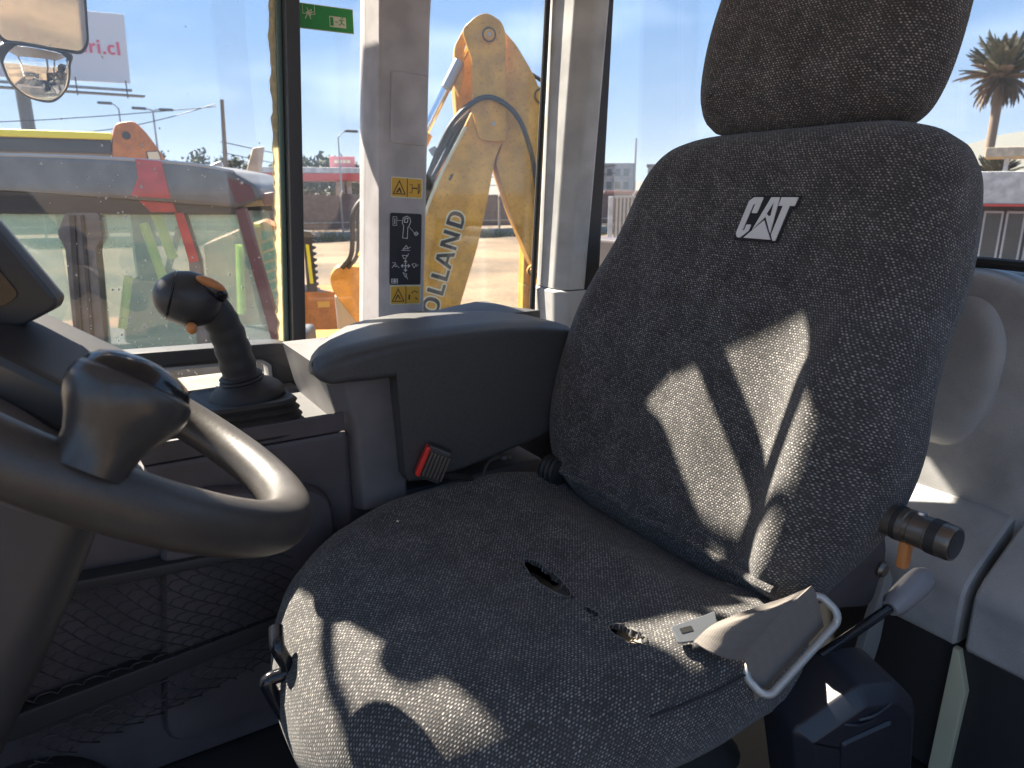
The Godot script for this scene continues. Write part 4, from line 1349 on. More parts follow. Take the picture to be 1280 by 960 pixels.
func steering() -> void:
	var t := thing("steering_wheel", "worn dark steering wheel with a mushroom-shaped spinner knob on its rim", "steering wheel", Vector3(-0.10, 2.2, -0.69))
	var c := Vector3(-0.015, 2.625, -0.69)
	var ti := deg_to_rad(36.0)
	var u := Vector3(cos(ti), -sin(ti), 0)
	var w := Vector3(0, 0, 1)
	var n := Vector3(sin(ti), cos(ti), 0)
	var b := B.new()
	var pts: Array = []
	for k in 97:
		var a := TAU * k / 96
		pts.append(c + (u * cos(a) + w * sin(a)) * 0.205)
	pts.append(pts[1])
	tube(b, PackedVector3Array(pts), 0.0225, 20, 1.0, true)
	part("rim", b, M.wheel, t, false, 180.0)
	for a: float in [0.42, -0.42 + PI, 0.42 + PI, -0.42]:
		b = B.new()
		var d := u * sin(a) + w * cos(a)
		var rings: Array = []
		for q: Array in [[0.04, 0.030, 0.012, -0.040], [0.10, 0.024, 0.010, -0.030], [0.16, 0.022, 0.010, -0.012], [0.20, 0.026, 0.012, 0.0]]:
			var ring := PackedVector3Array()
			var side := n.cross(d)
			for p in rrect(q[1] * 2, q[2] * 2, q[2] * 0.8, 3): ring.append(c + d * q[0] + side * p.x + n * (p.y + q[3]))
			rings.append(ring)
		loft(b, rings)
		part("spoke", b, M.black, t)
	b = B.new()
	lathe(b, [Vector2(0.001, -0.085), Vector2(0.05, -0.085), Vector2(0.075, -0.07), Vector2(0.088, -0.045), Vector2(0.084, -0.030), Vector2(0.078, -0.026), Vector2(0.074, -0.028), Vector2(0.066, -0.018), Vector2(0.04, -0.012), Vector2(0.001, -0.010)], xf(c, u, n), 32)
	part("hub_pad", b, M.trim_mid, t, false, 40.0)
	# spinner knob
	var kp := c + (u * cos(1.57) + w * sin(1.57)) * 0.207
	var ky := (n + Vector3(-0.30, 0, -0.19)).normalized()
	var kx := xf(kp + n * 0.012, u, ky)
	b = B.new()
	lathe(b, [Vector2(0.001, 0.0), Vector2(0.0225, 0.0), Vector2(0.0225, 0.008), Vector2(0.024, 0.018), Vector2(0.0285, 0.028), Vector2(0.0335, 0.036), Vector2(0.0364, 0.043), Vector2(0.0376, 0.050), Vector2(0.0368, 0.057), Vector2(0.0335, 0.061), Vector2(0.001, 0.062)], kx, 36)
	var kn := part("spinner_knob", b, M.knob, t, false, 60.0)
	b = B.new()
	lathe(b, [Vector2(0.0338, 0.0606), Vector2(0.0325, 0.0645), Vector2(0.028, 0.0695), Vector2(0.019, 0.0738), Vector2(0.009, 0.0758), Vector2(0.001, 0.0762)], kx, 36)
	part("cap", b, M.gloss, kn, false, 60.0)
	# column and dash
	var d := thing("steering_column", "dark steering column cover and instrument hood left of the wheel", "steering column", Vector3(-0.3, 1.951, -0.7))
	b = B.new()
	var rings2: Array = []
	for q: Array in [[-0.05, 0.06], [-0.14, 0.075], [-0.26, 0.09], [-0.5, 0.11], [-0.72, 0.12]]:
		var ring := PackedVector3Array()
		var o: Vector3 = c + n * q[0]
		o.x = maxf(o.x, -0.40)
		for p in rrect(q[1] * 2, q[1] * 2, q[1] * 0.5, 4): ring.append(o + u * p.x + w * p.y)
		rings2.append(ring)
	loft(b, rings2)
	part("column_cover", b, M.black, d)
	b = B.new()
	var h0 := Vector3(-0.30, 2.80, -1.02)
	var h1 := Vector3(0.025, 2.628, -0.655)
	var hz := h1 - h0
	box(b, Vector3(hz.length(), 0.042, 0.10), xf((h0 + h1) / 2, hz, Vector3(0.2, 1, 0.15)), 0.008)
	part("instrument_hood", b, M.black, d)
	# display
	var s := thing("monitor", "black display screen in a thick bezel at the left edge", "monitor", Vector3(-0.2, 2.66, -0.78))
	var mx := xf(Vector3(-0.15, 2.74, -0.78), Vector3(0.92, -0.02, 0.40), Vector3(0.12, 0.98, 0.1))
	b = B.new()
	pillow(b, rounded(poly([-0.20, -0.062, 0.118, -0.050, 0.148, -0.034, 0.150, -0.026, 0.098, 0.058, 0.088, 0.062, -0.20, 0.066]), 0.008, 3), [Vector2(0.012, -0.030), Vector2(0.003, -0.022), Vector2(0, -0.012), Vector2(0.0, -0.001), Vector2(0.003, 0.001)], mx)
	part("bezel", b, M.black, s)
	b = B.new()
	slab(b, rounded(poly([-0.19, -0.040, 0.108, -0.032, 0.122, -0.022, 0.082, 0.046, -0.19, 0.050]), 0.006), 0.001, 0.0022, 0.0, mx)
	part("screen", b, M.gloss, s)
	# foot rest dome on the floor
	b = B.new()
	var prof: Array = []
	for i in 11: prof.append(Vector2(0.12 * cos(i * PI / 20) + 0.001, 0.10 * sin(i * PI / 20)))
	lathe(b, prof, Transform3D(Basis(), Vector3(-0.16, 1.952, -1.0)), 28)
	var o := part("floor_dome", b, M.rubber, self, false, 60.0)
	tag(o, "dark rubber dome on the cab floor in the lower left corner", "floor dome")

func rear_of_cab() -> void:
	# grey moulded panel below the rear window
	var t := thing("rear_housing", "grey moulded trim panel with rounded corner and recess below rear window", "trim panel", Vector3(1.13, 2.2, -0.7))
	var zy := Transform3D(Basis(Vector3(0, 0, 1), Vector3(0, 1, 0), Vector3(-1, 0, 0)), Vector3(1.148, 0, 0))
	var b := B.new()
	pillow(b, rounded(poly([-1.33, 2.30, 0.30, 2.30, 0.30, 2.60, -0.36, 2.60, -0.42, 2.665, -0.50, 2.692, -1.33, 2.692]), 0.05, 6), [Vector2(0, 0), Vector2(0, 0.035), Vector2(0.004, 0.043), Vector2(0.012, 0.048)], zy)
	part("panel", b, M.rear_grey, t, false, 50.0)
	b = B.new()
	pillow(b, rounded(poly([-0.96, 2.42, -0.50, 2.425, -0.462, 2.50, -0.458, 2.60, -0.49, 2.655, -0.96, 2.665]), 0.03, 6), [Vector2(0, 0.046), Vector2(0.001, 0.051), Vector2(0.006, 0.056), Vector2(0.016, 0.060), Vector2(0.030, 0.062)], zy)
	part("raised_field", b, M.rear_grey, t, false, 60.0)
	b = B.new()
	var pts: Array = []
	for p in [[-1.33, 2.698], [-0.52, 2.700], [-0.45, 2.688], [-0.405, 2.662], [-0.37, 2.618], [-0.35, 2.606], [0.3, 2.606]]: pts.append(Vector3(1.135, p[1], p[0]))
	tube(b, curve(pts, 4), 0.008, 8)
	part("window_seal", b, M.rubber, t)
	# ledge behind the seat, in two covers with a dark gap
	for q: Array in [[-1.33, -0.408, "pale grey ledge cover behind the recliner knob"], [-0.396, 0.30, "grey ledge cover at the right edge beyond the gap"]]:
		b = B.new()
		pillow(b, rounded(poly([1.147, 2.300, 1.147, 2.352, 1.09, 2.352, 1.005, 2.292, 0.985, 2.268, 0.985, 2.18, 1.147, 2.18]), 0.012, 3), [Vector2(0.004, q[0]), Vector2(0, q[0] + 0.004), Vector2(0, q[1] - 0.004), Vector2(0.004, q[1])])
		var o := part("ledge_cover", b, M.rear_grey, self)
		tag(o, q[2], "cover panel", "cover panels of the rear ledge")
	b = B.new()
	bar(b, Vector3(1.0, 1.955, -1.33), Vector3(1.146, 2.178, 0.30), 0.01)
	var o := part("rear_box", b, M.black, self)
	tag(o, "black lower rear casing under the grey ledge covers", "casing")
	b = B.new()
	slab(b, poly([-0.414, 1.955, -0.388, 1.955, -0.384, 2.12, -0.402, 2.178, -0.410, 2.178]), 0.0, 0.013, 0.002, Transform3D(Basis(Vector3(0, 0, 1), Vector3(0, 1, 0), Vector3(-1, 0, 0)), Vector3(0.9995, 0, 0)))  # cream colour stands in for sunlight falling below the ledge
	o = part("sunlit_strip", b, M.cream_print, self)
	tag(o, "slim strip painted cream as sunlight below the ledge at the lower right", "strip")
	b = B.new()
	slab(b, poly([0.870, 1.955, 0.905, 1.955, 0.958, 2.149, 0.966, 2.250, 0.950, 2.277, 0.917, 2.163]), -0.508, -0.495, 0.002)  # pale colour stands in for sunlight on this upright
	o = part("sunlit_bracket", b, M.paint_metal, self)
	tag(o, "upright bracket painted pale as if sunlit behind the lever grip", "bracket")

func mirrors() -> void:
	var t := thing("side_mirror", "pair of black framed outside mirrors at the upper left corner", "mirror", Vector3(0.03, 2.96, -1.72))
	var x := xf(Vector3(0.030, 3.32, -1.705), Vector3(1, 0.0, -0.10), Vector3(0.04, 1, 0.17))
	var b := B.new()
	pillow(b, rounded(poly([-0.082, -0.255, 0.058, -0.262, 0.072, -0.240, 0.088, 0.10, 0.105, 0.46, -0.100, 0.46, -0.102, -0.06]), 0.02, 5), [Vector2(0.02, -0.05), Vector2(0.004, -0.03), Vector2(0, -0.008), Vector2(0.002, 0.002), Vector2(0.005, 0.0025)], x)
	var h := part("main_housing", b, M.black, t, false, 50.0)
	b = B.new()
	slab(b, rounded(poly([-0.076, -0.249, 0.054, -0.255, 0.066, -0.236, 0.082, 0.10, 0.099, 0.454, -0.094, 0.454, -0.096, -0.06]), 0.018, 5), 0.0025, 0.0035, 0.0, x)
	part("main_glass", b, M.mirror, h)
	# the convex mirror hangs below
	var y := xf(Vector3(0.004, 3.012, -1.705), Vector3(1, 0.0, -0.05), Vector3(0.02, 1, 0.24))
	var o := smooth(poly([-0.052, 0.052, 0.050, 0.046, 0.053, 0.02, 0.044, -0.018, 0.020, -0.045, -0.005, -0.048, -0.035, -0.036, -0.056, -0.005]), 5)
	b = B.new()
	pillow(b, o, [Vector2(0.016, -0.04), Vector2(0.002, -0.025), Vector2(0, -0.006), Vector2(0.002, 0.002), Vector2(0.005, 0.002)], y)
	var c := part("convex_housing", b, M.black, t, false, 50.0)
	b = B.new()
	pillow(b, o, [Vector2(0.005, 0.0), Vector2(0.0052, 0.003)], y, [0.95, 0.9, 0.8, 0.7, 0.6, 0.5, 0.4, 0.3, 0.2, 0.1], func(p: Vector2) -> float: return 0.014 * (1.0 - (p / 0.056).length_squared()) , Vector2(0, 0))
	part("convex_glass", b, M.mirror, c, false, 180.0)
	b = B.new()
	tube(b, curve([Vector3(-0.02, 3.26, -1.75), Vector3(-0.07, 3.275, -1.745), Vector3(-0.106, 3.305, -1.735), Vector3(-0.138, 3.345, -1.72), Vector3(-0.18, 3.41, -1.70), Vector3(-0.4, 3.60, -1.62), Vector3(-0.86, 3.64, -1.49)], 5), 0.0105, 10)
	part("arm", b, M.black, t)
	b = B.new()
	ball(b, Vector3(-0.072, 3.42, -1.72), Vector3(0.038, 0.042, 0.03), Basis(), 18)
	part("clamp", b, M.black, t)
	var l := thing("sun_blocker", "square black block above the window, out of view, added to shade the cushion", "lamp", Vector3(0.245, 3.26, -1.8), 0.0, "added sun blockers outside the window")  # unseen block added to shade the cushion; no lamp is known there
	b = B.new()
	pillow(b, rounded(poly([-0.182, -0.17, 0.035, -0.155, 0.035, 0.155, -0.182, 0.095]), 0.03), [Vector2(0.02, 0.06), Vector2(0.004, 0.05), Vector2(0, 0.03), Vector2(0, -0.03), Vector2(0.004, -0.035)], Transform3D(Basis(), Vector3(0.245, 3.43, -1.8)))
	part("housing", b, M.black, l)
	var l2 := thing("sun_blocker", "smaller black block beside the square one, out of view, added to shade the backrest", "lamp", Vector3(0.36, 3.27, -1.8), 0.0, "added sun blockers outside the window")  # second unseen block, added to cut the sun below the exit sticker
	b = B.new()
	pillow(b, rrect(0.15, 0.215, 0.03), [Vector2(0.02, 0.06), Vector2(0.004, 0.05), Vector2(0, 0.03), Vector2(0, -0.03), Vector2(0.004, -0.035)], Transform3D(Basis(), Vector3(0.362, 3.377, -1.8)))
	part("housing", b, M.black, l2)
	b = B.new()
	rod(b, Vector3(0.36, 3.47, -1.78), Vector3(0.30, 3.64, -1.5), 0.010)
	part("bracket", b, M.black, l2)
	b = B.new()
	rod(b, Vector3(0.2, 3.56, -1.78), Vector3(0.24, 3.66, -1.5), 0.012)
	part("bracket", b, M.black, l)

# ---------------------------------------------------------------- the yard
func yard_ground() -> void:
	var n := FastNoiseLite.new()
	n.seed = 31
	n.frequency = 0.25
	var b := B.new()
	var xs: Array = []
	var zs: Array = []
	for i in 121:
		var u := (i - 60) / 60.0
		xs.append(22.0 + 60.0 * u + 640.0 * pow(u, 5))
		zs.append(-24.0 + 50.0 * u + 640.0 * pow(u, 5))
	var h := func(x: float, z: float) -> float:
		var d := Vector2(x - 16, z + 25).length()
		var f := smoothstep(4.0, 9.0, Vector2(x, z).length()) * (1.0 - smoothstep(50.0, 90.0, d))
		return f * (0.07 * n.get_noise_2d(x, z) + 0.05 * n.get_noise_2d(x * 4.0 + 50.0, z * 4.0) + 0.03 * sin((x * 0.5 + z) * 3.1) * maxf(0.0, n.get_noise_2d(x * 0.4 + 99.0, z * 0.4)))
	for i in 120:
		for j in 120:
			var p: Array = []
			for q: Array in [[0, 0], [1, 0], [1, 1], [0, 1]]:
				var x: float = xs[i + q[0]]
				var z: float = zs[j + q[1]]
				p.append(Vector3(x, h.call(x, z), z))
			b.quad(p[0], p[1], p[2], p[3])
	b.flip_to(0, Vector3.UP)
	struct("ground", b, M.sand, "", 180.0)
	# far hills
	b = B.new()
	var ring: Array = []
	var nn := FastNoiseLite.new()
	nn.seed = 6
	nn.frequency = 0.9
	for i in 61:
		var a := deg_to_rad(-40.0 + i * 3.0)
		var t := 9.0 + 22.0 * smoothstep(45.0, 66.0, rad_to_deg(a)) + 9.0 * nn.get_noise_1d(i * 0.35)
		ring.append([a, maxf(t, 2.0)])
	for i in 60:
		var q: Array = []
		for k: Array in [[0, 0], [1, 0], [1, 1], [0, 1]]:
			var e: Array = ring[i + k[0]]
			var d: float = 430.0 if k[1] == 0 else 520.0
			q.append(Vector3(sin(e[0]) * d, (e[1] as float) * 1.1 if k[1] == 1 else -1.0, -cos(e[0]) * d))
		b.quad(q[0], q[1], q[2], q[3])
	b.flip_to(0, Vector3(0, 1, 0.2))
	struct("hills", b, M.hill)

func text(called: String, words: String, height: float, m: Material, parent: Node3D, at: Transform3D, depth := 0.02, wide := 1.0) -> void:
	var f := SystemFont.new()
	f.font_names = PackedStringArray(["Droid Sans"])
	f.font_weight = 700
	var tm := TextMesh.new()
	tm.text = words
	tm.font = f
	tm.font_size = 64
	tm.pixel_size = height / 46.0
	tm.depth = depth
	tm.curve_step = 3.0
	var o := MeshInstance3D.new()
	o.name = numbered(called, parent)
	o.mesh = tm
	o.material_override = m
	o.transform = at * Transform3D(Basis.from_scale(Vector3(wide, 1, 1)), Vector3.ZERO)
	parent.add_child(o, true)

func digger_boom() -> void:
	var t := thing("backhoe_loader", "worn yellow backhoe with its folded boom raised, lettering along the lower arm", "backhoe", Vector3(2.57, 0, -4.52), -21.6)
	var b := B.new()
	# lower arm (boom)
	var boom := rounded(poly([0.055, 3.02, 0.19, 3.30, 0.10, 3.42, -0.05, 3.41, -0.15, 3.22, -0.36, 2.86, -0.52, 2.46, -0.74, 1.79, -0.86, 1.2, -0.90, 0.7, -0.46, 0.7, -0.37, 1.3, -0.27, 1.78, -0.20, 2.03, -0.075, 2.42, 0.0, 2.74]), 0.05, 3)
	slab(b, boom, 0.10, 0.17, 0.008)
	slab(b, boom, -0.17, -0.10, 0.008)
	part("boom", b, M.yellow, t, true)
	b = B.new()
	slab(b, rounded(poly([-0.08, 3.30, -0.30, 2.86, -0.47, 2.46, -0.70, 1.79, -0.82, 1.2, -0.50, 1.0, -0.30, 1.80, -0.10, 2.45, 0.0, 2.9, 0.05, 3.2]), 0.03, 2), -0.0995, 0.0995, 0.004)
	part("boom_core", b, M.yellow, t, true)
	b = B.new()  # edge flange of the boom
	for s: float in [0.172]:
		tube(b, curve([Vector3(-0.145, 3.215, s), Vector3(-0.34, 2.865, s), Vector3(-0.50, 2.465, s), Vector3(-0.72, 1.79, s)], 4), 0.012, 6)
	part("boom_edge", b, M.cream_print, t, true)
	# upper arm (dipper): two cheek plates and a box between
	b = B.new()
	var dip := rounded(poly([-0.16, 3.80, -0.07, 3.88, 0.0, 3.905, 0.09, 3.86, 0.21, 3.73, 0.31, 3.58, 0.385, 3.43, 0.415, 3.22, 0.42, 2.80, 0.385, 2.30, 0.40, 1.6, 0.28, 1.6, 0.30, 2.42, 0.20, 2.65, 0.10, 2.92, 0.045, 3.05, -0.09, 3.13, -0.175, 3.22, -0.195, 3.53]), 0.05, 3)
	slab(b, dip, -0.24, -0.18, 0.008)
	slab(b, rounded(poly([-0.165, 3.80, -0.07, 3.88, 0.0, 3.905, 0.09, 3.86, 0.12, 3.80, 0.125, 3.12, -0.06, 3.13, -0.10, 3.30, -0.10, 3.62]), 0.04, 3), 0.18, 0.215, 0.006)
	slab(b, dip, -0.178, -0.05, 0.006)
	part("dipper", b, M.yellow, t, true)
	b = B.new()
	slab(b, rounded(poly([0.10, 3.84, 0.21, 3.73, 0.31, 3.58, 0.385, 3.43, 0.415, 3.22, 0.42, 2.80, 0.385, 2.30, 0.62, 1.55, 0.48, 1.50, 0.35, 2.22, 0.16, 2.66, 0.06, 2.99, 0.11, 3.12]), 0.04, 3), -0.048, 0.14, 0.010)
	part("dipper_side", b, M.yellow, t, true)
	b = B.new()
	slab(b, rounded(poly([-0.13, 3.84, -0.20, 3.72, -0.21, 3.50, -0.17, 3.40, -0.14, 3.55]), 0.03, 3), 0.02, 0.10, 0.006)
	part("link_plate", b, M.yellow, t, true)
	for p: Array in [[0.01, 3.77, 0.036, 0.217], [0.04, 3.235, 0.045, 0.19], [0.375, 3.42, 0.040, 0.14], [0.33, 2.25, 0.03, 0.142]]:
		b = B.new()
		var x := xf(Vector3(p[0], p[1], p[3]), Vector3(1, 0, 0), Vector3(0, 0, 1))
		lathe(b, [Vector2(0.001, -0.02), Vector2(p[2] * 1.5, -0.02), Vector2(p[2] * 1.5, 0.004), Vector2(p[2] * 1.3, 0.010), Vector2(p[2], 0.010), Vector2(p[2], 0.018), Vector2(p[2] * 0.85, 0.024), Vector2(p[2] * 0.3, 0.024), Vector2(p[2] * 0.25, 0.018), Vector2(0.001, 0.018)], x, 20)
		var pin := part("pivot_pin", b, M.yellow, t, true)
		b = B.new()
		lathe(b, [Vector2(p[2] * 1.02, 0.0), Vector2(p[2] * 1.28, 0.0), Vector2(p[2] * 1.28, 0.0115), Vector2(p[2] * 1.02, 0.0115)], x, 20)  # plain dark ring around each pin
		part("dark_ring", b, M.dull_black, pin, true)
		b = B.new()
		lathe(b, [Vector2(0.001, 0.0), Vector2(p[2] * 0.3, 0.0), Vector2(p[2] * 0.3, 0.026), Vector2(0.001, 0.026)], x, 12)
		part("bolt", b, M.steel, pin, true)
	# cylinder and hoses
	b = B.new()
	rod(b, Vector3(-0.115, 3.73, 0.06), Vector3(-0.42, 3.16, 0.06), 0.030, 14)
	var cy := part("hydraulic_cylinder", b, M.chrome, t, true)
	b = B.new()
	rod(b, Vector3(-0.405, 3.185, 0.06), Vector3(-0.85, 2.35, 0.06), 0.055, 14)
	part("barrel", b, M.yellow, cy, true)
	b = B.new()
	rod(b, Vector3(-0.17, 3.63, 0.10), Vector3(-0.26, 3.46, 0.10), 0.036, 12)
	part("rod_end", b, M.steel, cy, true)
	b = B.new()
	tube(b, curve([Vector3(-0.52, 2.60, 0.12), Vector3(-0.40, 2.90, 0.16), Vector3(-0.26, 3.20, 0.22), Vector3(-0.10, 3.36, 0.26), Vector3(0.04, 3.385, 0.26), Vector3(0.19, 3.28, 0.25), Vector3(0.285, 3.08, 0.22), Vector3(0.34, 2.85, 0.18), Vector3(0.40, 2.55, 0.16), Vector3(0.50, 2.1, 0.15)], 6), 0.017, 8)
	part("hose", b, M.dull_black, t, true)
	for i in 5:
		b = B.new()
		var o := 0.028 * i
		tube(b, curve([Vector3(-0.62 + o, 2.45, 0.08 + 0.01 * i), Vector3(-0.46 + o, 2.78, 0.10), Vector3(-0.34 + o * 0.8, 3.00 - o, 0.12 + 0.01 * i), Vector3(-0.22 + o * 0.4, 3.20 - o, 0.10), Vector3(-0.10, 3.32 - o, 0.06)], 5), 0.015, 7)
		part("hose", b, M.dull_black, t, true)
	b = B.new()
	tube(b, curve([Vector3(0.30, 3.60, 0.0), Vector3(0.42, 3.52, 0.02), Vector3(0.52, 3.40, 0.03), Vector3(0.60, 3.2, 0.02)], 5), 0.013, 7)
	part("hose", b, M.dull_black, t, true)
	b = B.new()
	box(b, Vector3(0.05, 0.05, 0.03), Transform3D(Basis(Vector3(0, 0, 1), 0.5), Vector3(-0.36, 3.06, 0.16)))
	part("hose_clamp", b, M.steel, t, true)
	# lettering with a pale outline plate
	var dir := Vector3(0.30, 0.954, 0).normalized()
	var lx := xf(Vector3(-0.345, 2.21, 0.171), dir, Vector3(-dir.y, dir.x, 0))
	text("lettering", "NEW HOLLAND", 0.118, M.dull_black, t, lx * Transform3D(Basis(), Vector3(-0.20, 0.0, 0.002)), 0.006, 1.16)
	for i in 6:
		var sh := Vector2.from_angle(TAU * i / 6.0) * 0.009
		text("lettering_outline", "NEW HOLLAND", 0.118, M.cream_print, t, lx * Transform3D(Basis(), Vector3(-0.20 + sh.x, sh.y, 0.0012 - 0.0002 * i)), 0.004, 1.16)
	# the tractor behind the pillar: hood, front arm and wheel
	b = B.new()
	slab(b, rounded(poly([-2.6, 0.9, -0.75, 0.9, -0.62, 1.35, -0.80, 1.75, -2.6, 1.75]), 0.08, 3), -0.55, 0.35, 0.03)
	part("body", b, M.yellow, t, true)
	b = B.new()
	slab(b, rounded(poly([-0.90, 0.35, -0.4, 0.35, -0.4, 0.95, -0.90, 0.95]), 0.04, 3), -0.5, 0.3, 0.02)
	part("swing_frame", b, M.dull_black, t, true)
	for z: float in [-0.75, 0.45]:
		b = B.new()
		lathe(b, [Vector2(0.2, -0.2), Vector2(0.55, -0.2), Vector2(0.68, -0.14), Vector2(0.70, 0), Vector2(0.68, 0.14), Vector2(0.55, 0.2), Vector2(0.2, 0.2)], xf(Vector3(-1.7, 0.7, z), Vector3(1, 0, 0), Vector3(0, 0, 1)))
		part("wheel", b, M.dull_black, t, true)
	# yellow arm with black hose in front of the orange machine
	t = thing("loader_arm", "yellow loader arm with black hoses standing left of the grey pillar", "loader arm", Vector3(2.17, 0, -6.13), -19.5)
	b = B.new()
	slab(b, rounded(poly([-0.235, 2.08, -0.16, 2.18, 0.10, 2.16, 0.30, 2.10, 0.45, 1.5, 0.35, 0.35, 0.12, 0.35, 0.06, 1.55, -0.13, 1.83, -0.21, 1.95]), 0.05, 3), -0.12, 0.12, 0.012)
	part("arm", b, M.yellow, t, true)
	b = B.new()
	slab(b, rounded(poly([-0.20, 1.93, 0.03, 1.71, 0.05, 1.50, 0.10, 0.02, -0.25, 0.02, -0.19, 1.6]), 0.04, 3), -0.16, 0.1, 0.012)
	part("bracket", b, M.steel, t, true)
	for q: Array in [[0.0, 0.022], [0.05, 0.018]]:
		b = B.new()
		tube(b, curve([Vector3(-0.12 + q[0], 2.16, 0.13), Vector3(-0.04 + q[0], 2.26, 0.16), Vector3(-0.015 + q[0], 2.42, 0.16), Vector3(0.0 + q[0], 2.62, 0.14), Vector3(0.10 + q[0], 2.74, 0.1), Vector3(0.22, 2.70, 0.05)], 6), q[1], 8)
		part("hose", b, M.dull_black, t, true)
	b = B.new()
	lathe(b, [Vector2(0.001, 0.0), Vector2(0.09, 0.0), Vector2(0.09, 0.02), Vector2(0.06, 0.03), Vector2(0.04, 0.03), Vector2(0.001, 0.02)], xf(Vector3(0.12, 1.92, 0.12), Vector3(1, 0, 0), Vector3(0, 0, 1)))
	part("pivot_pin", b, M.yellow, t, true)

func grey_cab_machine() -> void:
	var t := thing("grey_cab_loader", "grey roofed loader cab with painted red reflection and green tinted windows parked alongside", "loader", Vector3(0.29, 0, -3.59), -26.7)
	var b := B.new()
	var roof := rounded(poly([-1.5, 2.965, -0.53, 2.952, -0.11, 2.94, 0.25, 2.918, 0.43, 2.885, 0.52, 2.83, 0.54, 2.765, 0.44, 2.728, -0.5, 2.80, -1.5, 2.84]), 0.025, 3)
	slab(b, roof, -0.7, 0.02, 0.018)
	var r := part("roof", b, M.grey_cab, t, true)
	b = B.new()
	tube(b, curve([Vector3(-1.5, 2.962, 0.012), Vector3(-0.53, 2.950, 0.012), Vector3(-0.11, 2.938, 0.012), Vector3(0.25, 2.915, 0.012), Vector3(0.43, 2.882, 0.008)], 4), 0.008, 6)
	part("roof_edge", b, M.steel, r, true)
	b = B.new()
	slab(b, poly([0.028, 2.935, 0.135, 2.926, 0.155, 2.77, -0.01, 2.78, 0.030, 2.86]), 0.0205, 0.0225, 0.0)  # red reflection in the glass, painted here as a band on the roof
	part("roof_reflection", b, M.red_reflection, r, true)
	b = B.new()
	slab(b, rounded(poly([0.40, 2.86, 0.50, 2.825, 0.515, 2.77, 0.43, 2.745]), 0.01, 2), 0.0205, 0.0225, 0.0)
	part("maroon_corner", b, M.maroon, r, true)
	# header and posts
	b = B.new()
	slab(b, poly([-1.4, 2.84, -0.5, 2.80, 0.43, 2.735, 0.43, 2.70, -0.5, 2.705, -1.4, 2.72]), -0.09, -0.005, 0.004)
	slab(b, poly([-1.4, 2.84, 0.43, 2.735, 0.43, 2.70, -1.4, 2.72]), -0.69, -0.63, 0.004)
	part("window_header", b, M.dull_black, t, true)
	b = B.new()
	slab(b, poly([0.002, 2.772, 0.150, 2.758, 0.165, 2.712, 0.055, 2.712]), -0.0048, -0.002, 0.0)  # the painted reflection carried on across the header
	part("header_reflection", b, M.red_reflection, t, true)
	for q: Array in [[[-0.305, 2.712, -0.165, 2.712, -0.165, 2.60, -0.20, 2.56, -0.225, 2.08, -0.36, 2.08, -0.33, 2.56, -0.355, 2.62]], [[-1.40, 2.72, -1.30, 2.72, -1.34, 2.08, -1.44, 2.08]]]:
		b = B.new()
		slab(b, rounded(poly(q[0]), 0.02, 3), -0.07, 0.0, 0.006)
		part("door_post", b, M.grey_cab, t, true)
	b = B.new()
	slab(b, poly([-0.285, 2.70, -0.262, 2.70, -0.318, 2.08, -0.342, 2.08]), 0.0005, 0.012, 0.003)
	slab(b, poly([-0.24, 2.70, -0.225, 2.70, -0.268, 2.08, -0.285, 2.08]), 0.0005, 0.008, 0.002)
	part("post_rail", b, M.dull_black, t, true)
	b = B.new()
	slab(b, poly([0.155, 2.71, 0.195, 2.71, 0.24, 2.50, 0.235, 2.08, 0.185, 2.08, 0.19, 2.50]), -0.05, 0.0, 0.004)
	part("middle_post", b, M.grey_cab, t, true)
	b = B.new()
	slab(b, poly([0.156, 2.709, 0.194, 2.709, 0.238, 2.50, 0.196, 2.49]), 0.0005, 0.004, 0.001)  # lower end of the painted reflection, on the post
	part("post_reflection", b, M.red_reflection, t, true)
	b = B.new()
	slab(b, poly([0.415, 2.722, 0.455, 2.73, 0.585, 2.08, 0.53, 2.08]), -0.06, 0.0, 0.006)
	part("windscreen_post", b, M.maroon, t, true)
	for q: Array in [[-1.30, 2.715, -0.36, 2.71, -0.35, 2.08, -1.34, 2.08], [-0.165, 2.71, 0.155, 2.71, 0.187, 2.50, 0.184, 2.08, -0.222, 2.08], [0.20, 2.71, 0.415, 2.718, 0.53, 2.08, 0.237, 2.08, 0.242, 2.50]]:
		b = B.new()
		slab(b, poly(q), -0.030, -0.026, 0.0)
		part("window", b, M.green_glass, t, true)
	for q: Array in [[-1.30, 2.70, -0.30, 2.70, -0.30, 2.08, -1.34, 2.08], [-0.20, 2.70, 0.40, 2.70, 0.50, 2.08, -0.20, 2.08]]:
		b = B.new()
		slab(b, poly(q), -0.664, -0.660, 0.0)
		part("far_window", b, M.green_glass, t, true)
	b = B.new()
	slab(b, poly([-0.30, 2.70, -0.20, 2.70, -0.20, 2.08, -0.30, 2.08]), -0.69, -0.64, 0.004)
	part("far_post", b, M.grey_cab, t, true)
	# inside: seat, steering column, bright handrails
	b = B.new()
	pillow(b, rounded(poly([-0.30, 1.75, 0.22, 1.75, 0.20, 1.92, 0.05, 2.02, 0.02, 2.36, -0.12, 2.42, -0.24, 2.36]), 0.07, 4), [Vector2(0.03, -0.62), Vector2(0, -0.58), Vector2(0, -0.3), Vector2(0.03, -0.25)])
	part("seat", b, M.dull_black, t, true)
